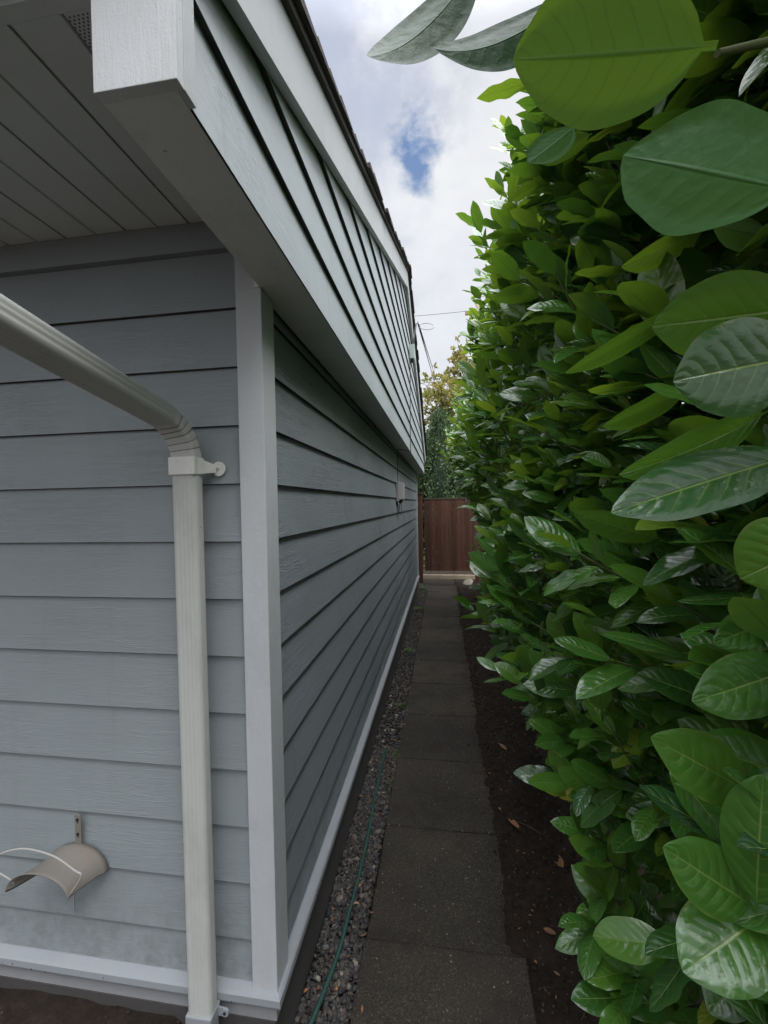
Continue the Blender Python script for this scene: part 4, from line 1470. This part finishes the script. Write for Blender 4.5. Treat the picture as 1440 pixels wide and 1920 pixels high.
GRP = 'laurel shrubs of the hedge along the path'
for i, bsh in enumerate(bushes):
    ymid = (BOUNDS[i]+BOUNDS[i+1])/2
    root = empty('laurel_shrub', (1.0, ymid, 0), HL[i], 'shrub', GRP)
    LB = bsh.L
    Bp = np.array([l[0] for l in LB]); Dp = np.array([l[1] for l in LB]); Np = np.array([l[2] for l in LB])
    Ls = np.array([l[3] for l in LB]); Ws = np.array([l[4] for l in LB]); Ts = np.array([l[5] for l in LB])
    dist = np.linalg.norm(Bp-CAM, axis=1)
    bat = []
    for lo, hi, na, nw in ((0, 1.5, 16, 9), (1.5, 3.0, 11, 7), (3.0, 99, 7, 3)):
        mk = (dist >= lo) & (dist < hi)
        if mk.sum():
            bat.append(leaf_mesh_batch(Bp[mk], Dp[mk], Np[mk], Ls[mk], Ws[mk], Ts[mk], na, nw, rg))
    if i == 0: bat += hero_batches
    leaves_object('foliage', bat, M['leaf'], root)
    tw = MB()
    for pts in bsh.T:
        dd = (Vector(pts[2])-Vector(CAM)).length
        if dd > 4: continue
        tw.tube(pts, [.0032, .003, .0026, .002, .0014], 5 if dd < 2 else 3, caps=False)
    if i == 0:
        for (u0, v0, d0, u1, v1, d1) in ((1440, 1712, .45, 1560, 1800, .6), (1345, 1178, .77, 1420, 1330, .85), (1412, 1490, .5, 1500, 1540, .62), (1510, 345, .25, 1600, 500, .4), (1345, 100, .25, 1600, 30, .33)):
            tw.tube([at(u0, v0, d0), at((u0+u1)/2, (v0+v1)/2+6, (d0+d1)/2), at(u1, v1, d1)], [.002, .003, .0035], 8)
    tw.build('twigs', M['twig'], root)
    # woody stems and limbs inside
    br = MB()
    for k in range(4):
        y = BOUNDS[i]+(k+.5)*(BOUNDS[i+1]-BOUNDS[i])/4+rnd.uniform(-.1, .1)
        if y < .35: y = .4
        x = rnd.uniform(.85, 1.15)
        pts = [(x, y, -.05)]
        for q in range(1, 8):
            pts.append((x+rnd.uniform(-.12, .10), y+rnd.uniform(-.12, .12), q*.42))
        sp2 = spline(pts, 3)
        br.tube(sp2, [.028*(1-.75*j/len(sp2)) for j in range(len(sp2))], 8)
        for q in range(9):
            z0 = rnd.uniform(.25, 2.6)
            j = min(int(z0/.42*3), len(sp2)-1)
            p0 = sp2[j]
            yy_ = p0.y+rnd.uniform(-.5, .5); zz_ = p0.z+rnd.uniform(.1, .5)
            xx_ = float(face_x(np.array(yy_), np.array(min(zz_, 3.1))))+.08
            if Vector((xx_, yy_, zz_-CH)).length < .7: continue
            br.tube(spline([p0, ((p0.x+xx_)/2, (p0.y+yy_)/2+rnd.uniform(-.06, .06), (p0.z+zz_)/2-.05), (xx_, yy_, zz_)], 4), [.010]*5+[.005]*4, 6)
    br.build('branches', M['bark'], root)

# ------------------------------------------------------------------ fallen leaves, twig, weeds
def fallen(name, x, y, ang, L_, wd, ti, lab, tilt=(0, 0, 1), curl=.25, z=.014):
    D = np.array([[math.cos(ang), math.sin(ang), .03]])
    b = leaf_mesh_batch(np.array([[x, y, z]]), D, np.array([tilt], float), np.array([L_]), np.array([wd]), np.array([ti]), 14, 9, rg, curl=np.array([-curl]), fold=np.array([.35]))
    o = leaves_object(name, [b], M['deadleaf'])
    tag(o, lab, 'leaf', 'fallen leaves on the soil')


fallen('fallen_leaf', .335, 2.37, -1.3, .11, .046, .55, 'curled reddish fallen leaf at the thick end of the fallen twig', (.4, -.3, 1))
fallen('fallen_leaf', .505, 2.15, 1.9-3.14, .11, .052, .60, 'flat orange brown leaf lying alone nearest the paver edge', (-.1, -.35, 1))
fallen('fallen_leaf', .665, 2.34, -1.35, .115, .050, .97, 'pale green half turned leaf on the soil under the hedge', (.55, -.35, 1), .1, .03)
fallen('fallen_leaf', .705, 2.36, -.4, .075, .045, .35, 'small red brown leaf tucked behind the pale green one', (-.3, -.4, 1), .2, .035)
fallen('fallen_leaf', .62, 3.65, -.8, .06, .035, .45, 'small brown leaf farther along under the hedge', (.3, -.5, 1), .3, .02)
ft_ = MB()
ft_.tube(spline([(.37, 2.33, .018), (.42, 2.30, .024), (.49, 2.245, .020), (.535, 2.20, .018)], 5), [.0035]*6+[.0055]*5+[.0065]*5, 7)
ft_.tube([(.49, 2.245, .021), (.515, 2.27, .030)], .003, 6)
ft_.tube([(.53, 2.203, .018), (.555, 2.215, .022)], .004, 6)
tag(ft_.build('fallen_twig', M['bark']), 'short broken twig lying on the dark soil between two dead leaves', 'twig')
db = MB()
for _ in range(170):
    x = rnd.uniform(.30, .95); y = rnd.uniform(1.1, 7.5); a = rnd.uniform(0, 6.28); l_ = rnd.uniform(.02, .075)
    z0 = float(soil_z(np.array([x]), np.array([y]))[0])+.004
    db.tube([(x, y, z0), (x+l_*.5*math.cos(a)+.004, y+l_*.5*math.sin(a), z0+.004), (x+l_*math.cos(a), y+l_*math.sin(a), z0)], rnd.uniform(.0008, .002), 4)
for _ in range(60):
    x = rnd.uniform(-.53, -.30); y = rnd.uniform(1.1, 7.5); a = rnd.uniform(0, 6.28); l_ = rnd.uniform(.01, .05)
    db.tube([(x, y, .012), (x+l_*math.cos(a), y+l_*math.sin(a), .014)], rnd.uniform(.0008, .0015), 4)
tag(db.build('litter', M['bark']), 'scattered tiny dead twigs over the soil and gravel', 'litter', kind='stuff')
nc_ = 4200
yc = rng.uniform(1.0, 8.8, nc_)**1.0; xc_ = np.where(rng.random(nc_) < .3, .25+rng.normal(size=nc_)*.035, rng.uniform(.24, 1.1, nc_))
Pc = np.stack([xc_, yc, np.maximum(soil_z(xc_, yc)+.002, .010)], 1)
cl_ = blobs(Pc, np.where(xc_ < .27, .45, 1.0)*(rng.gamma(2.0, .0026, nc_)+.002), np.zeros(nc_), 1, 77, .8)
tag(join_mesh('soil_clods', [cl_], M['soil'], smooth=True), 'small dark clods of loose soil along the hedge side of the path', 'soil', kind='stuff')
for k_, (x, y, a_, l_) in enumerate([(.60, 1.62, .6, .085), (.42, 3.0, 2.2, .07), (.55, 2.75, -2.0, .08), (.38, 1.75, -.5, .05)]):
    fallen('fallen_leaf', x, y, a_, l_, l_*.42, (.5, .3, .6, .2)[k_], ('brown leaf on the soil nearest the bottom of the picture', 'small tan leaf beyond the fallen twig at the paver edge', 'curled brown leaf in shade under the hedge beyond the twig', 'tiny dark brown leaf near the raised first paver')[k_], (.2, -.3, 1), .2, .02)
# dark leaf crumbs
n = 1100
yy = rng.uniform(1.2, 8.8, n); xx = np.where(rng.random(n) < .8, rng.uniform(.28, 1.0, n), rng.uniform(-.53, -.3, n))
an = rng.uniform(0, 6.28, n)
bq = leaf_mesh_batch(np.stack([xx, yy, np.full(n, .016)], 1), np.stack([np.cos(an), np.sin(an), np.full(n, .05)], 1), np.tile([0, 0, 1.], (n, 1))+rng.normal(size=(n, 3))*.3,
                     rng.uniform(.006, .03, n), rng.uniform(.004, .014, n), rng.uniform(0, .7, n), 5, 3, rng)
tag(leaves_object('leaf_litter', [bq], M['deadleaf']), 'brown crumbs of old leaves over soil and gravel', 'litter', kind='stuff')
# weeds in the gravel
wl = ['small bright weed in the gravel halfway along the wall', 'low green weeds in the gravel close to the gate', 'tiny weed at the paver edge beside the hose end',
      'tiny weed hugging the paver edge near the camera', 'green weed tuft in the gravel behind the halfway weed', 'weed patch at the foot of the gate post']
for k, (x, y, r0, cnt) in enumerate([(-.40, 3.55, .04, 60), (-.44, 6.9, .10, 240), (-.365, 2.85, .02, 26), (-.36, 2.55, .015, 16), (-.43, 4.9, .06, 120), (-.45, 8.6, .09, 240)]):
    a = rng.uniform(0, 6.28, cnt); rr = r0*np.sqrt(rng.random(cnt))
    el_ = rng.uniform(.2, 1.1, cnt)
    b = leaf_mesh_batch(np.stack([x+rr*np.cos(a), y+rr*np.sin(a)*1.8, np.full(cnt, .006)+rng.uniform(0, .015, cnt)], 1), np.stack([np.cos(a)*np.cos(el_), np.sin(a)*np.cos(el_), np.sin(el_)], 1),
                        np.stack([-np.cos(a)*np.sin(el_), -np.sin(a)*np.sin(el_), np.cos(el_)], 1)+rng.normal(size=(cnt, 3))*.2, rng.uniform(.012, .03, cnt), rng.uniform(.006, .013, cnt), rng.random(cnt), 5, 3, rng)
    tag(leaves_object('weed', [b], M['weed']), wl[k], 'weed', 'weeds along the gravel strip')

# ------------------------------------------------------------------ trees beyond the gate
def flakes(P, size, tint, r, upb=.4):
    n = len(P)
    D = r.normal(size=(n, 3)); D[:, 2] += upb; D /= np.linalg.norm(D, axis=1, keepdims=True)
    Nn = r.normal(size=(n, 3))
    return leaf_mesh_batch(P, D, Nn, size, size*.55, tint, 4, 3, r, petiole=False)


CL = ['dark columnar conifer directly behind the gate, nearest the wall', 'dark columnar conifer behind the middle of the gate', 'columnar conifer behind the right of the gate, partly behind laurel',
      'conifer hidden mostly behind the hedge beyond the fence']
for k, (x, y, h, rad) in enumerate([(-.85, 12.6, 4.25, .75), (-.05, 12.2, 4.45, .70), (.75, 12.5, 4.5, .75), (1.7, 12.6, 4.4, .8)]):
    root = empty('conifer', (x, y, 0), CL[k], 'tree', 'conifers beyond the gate')
    r = np.random.default_rng(60+k)
    n = 15000
    # upright sprays: clumps first, then flakes in each
    nc = 420
    hz_ = r.uniform(.02, 1, nc)**.9
    prof = rad*np.minimum(1, (1-hz_)*2.6+.08)**.7*(1+.0*hz_)
    a = r.uniform(0, 6.28, nc)
    rr = prof*r.uniform(.72, 1.05, nc)
    C = np.stack([x+rr*np.cos(a), y+rr*np.sin(a), hz_*h*.96], 1)
    ctint = r.uniform(.1, .9, nc)
    ci = r.integers(0, nc, n)
    off = r.normal(size=(n, 3))*np.array([.065, .065, .15])
    P = C[ci]+off
    b = flakes(P, r.uniform(.04, .085, n), np.clip(ctint[ci]+r.normal(size=n)*.12, 0, 1), r, 1.4)
    leaves_object('crown', [b], M['conifer'], root, smooth=False)
    t_ = MB(); t_.tube([(x, y, -.1), (x, y, h*.5), (x, y, h*.93)], [.09, .06, .015], 8)
    t_.build('trunk', M['bark'], root)
    co_ = MB()
    hs = [0.05, .3, .6, .8, .93]
    co_.tube([(x, y, h*q) for q in hs], [rad*.62*min(1, (1-q)*2.6+.05)**.7 for q in hs], 10)
    co_.build('inner_foliage', M['conifer'], root)


def broad_tree(name, x, y, cz, rx, rz, seed, label, nc=70, nleaf=4200, sz=.17):
    """airy crown: leaf rosettes at the ends of thin twigs, limbs leading to them"""
    r = np.random.default_rng(seed)
    root = empty(name, (x, y, 0), label, 'tree', 'yellowing trees beyond the gate')
    t_ = MB()
    top = Vector((x, y, cz-rz*.35))
    t_.tube(spline([(x, y, -.1), (x+.06, y, cz*.4), tuple(top)], 5), [.13-.008*i for i in range(11)], 8)
    C = []
    while len(C) < nc:
        q = r.uniform(-1, 1, 3)
        if .25 < np.linalg.norm(q) < 1: C.append(q)
    C = np.array(C)*np.array([rx, rx*.8, rz])+np.array([x, y, cz])
    T_ = []
    for c in C:
        b_ = top+Vector((0, 0, r.uniform(-rz*.4, rz*.5)))
        mid_ = b_.lerp(Vector(c), .5)+Vector((0, 0, -.12))
        t_.tube(spline([b_, mid_, Vector(c)], 3), [.03, .026, .02, .016, .012, .008, .006], 5)
        for _ in range(6):
            T_.append(c+r.normal(size=3)*np.array([.24, .24, .22]))
            t_.tube([Vector(c), Vector(T_[-1])], [.006, .004], 3)
    t_.build('trunk', M['bark'], root)
    T_ = np.array(T_)
    ti = r.integers(0, len(T_), nleaf)
    P = T_[ti]+r.normal(size=(nleaf, 3))*.03
    tc_ = r.random(len(T_))
    b = flakes(P, r.uniform(.6, 1.1, nleaf)*sz, np.clip(tc_[ti]*.7+r.random(nleaf)*.35, 0, 1), r, .1)
    leaves_object('crown', [b], M['autumn'], root, smooth=False)


broad_tree('autumn_tree', .05, 17.0, 5.75, 1.55, 1.15, 3, 'thin yellowing tree rising above the conifers just right of the roof edge', nc=58, nleaf=3000)
broad_tree('autumn_tree', .95, 18.0, 7.4, .85, 1.25, 8, 'taller, sparse orange leaved tree beside the hedge top', nc=30, nleaf=2000)
broad_tree('autumn_tree', 2.6, 18.5, 6.6, 1.3, 1.7, 9, 'orange leaved tree glimpsed through the laurels right of the tall one', nc=50, nleaf=2600)

# ------------------------------------------------------------------ pole, service mast and wires
po = empty('utility_pole', (3.55, 40, 0), 'wooden utility pole showing between the laurel shoots', 'pole')
pb = at(903, 900, 36)
pxx, pyy = pb.x, pb.y
po.location = (pxx, pyy, 0)
g = MB(); g.tube([(pxx, pyy, -.2), (pxx, pyy, 9), (pxx, pyy, 19)], [.40, .36, .30], 12)
g.build('shaft', M['polewood'], po)
g = MB(); g.box(pxx-1.2, pxx+1.2, pyy-.1, pyy+.1, 18.0, 18.25)
g.build('crossarm', M['polewood'], po)


def wire(name, pts, r, label, grp='overhead wires'):
    g_ = MB(); g_.tube(pts, r, 5)
    tag(g_.build(name, M['black']), label, 'wire', grp)


def sagline(a, b, sag, n=14):
    a = Vector(a); b = Vector(b)
    return [a.lerp(b, i/n)-Vector((0, 0, sag*4*(i/n)*(1-i/n))) for i in range(n+1)]


wire('overhead_wire', sagline(at(700, 598, 30), at(960, 573, 30), .1), .016, 'highest thin wire crossing the sky level with the wire loop')
wire('overhead_wire', sagline(at(700, 719, 32), at(960, 694, 32), .1), .022, 'upper wire of the close pair above the autumn tree')
wire('overhead_wire', sagline(at(700, 725, 32), at(960, 700, 32), .1), .020, 'lower wire of the close pair above the autumn tree')
wire('overhead_wire', sagline(at(700, 771, 32), at(900, 755, 32), .1), .020, 'lowest wire, just above the conifer tops')
mast = at(783, 604, 5.6)
ms = empty('service_mast', (mast.x-.05, mast.y, mast.z-.3), 'small service bracket at the roof edge with a coiled wire', 'bracket')
g = MB()
g.tube([(mast.x-.06, mast.y, mast.z-.28), (mast.x-.02, mast.y, mast.z-.02), mast], [.012, .010, .009], 8)
g.build('bracket', M['greyplastic'], ms)
g = MB()
cc = at(800, 612, 5.6)
g.tube([mast]+[cc+Vector((.098*math.cos(a), .03*math.sin(a), .055*math.sin(a)-.01*math.cos(a))) for a in [R_(165-i*330/20) for i in range(21)]]+[at(788, 618, 5.6)], .005, 6)
g.build('wire_coil', M['greyplastic'], ms)
wire('service_wire', sagline(mast, at(818, 728, 34), 0), .010, 'thicker of two wires dropping from the roof bracket towards the trees', 'service wires from the roof')
wire('service_wire', sagline(mast+Vector((.02, 0, -.05)), at(823, 728, 34), 0), .008, 'thinner service wire, right of the thicker one', 'service wires from the roof')
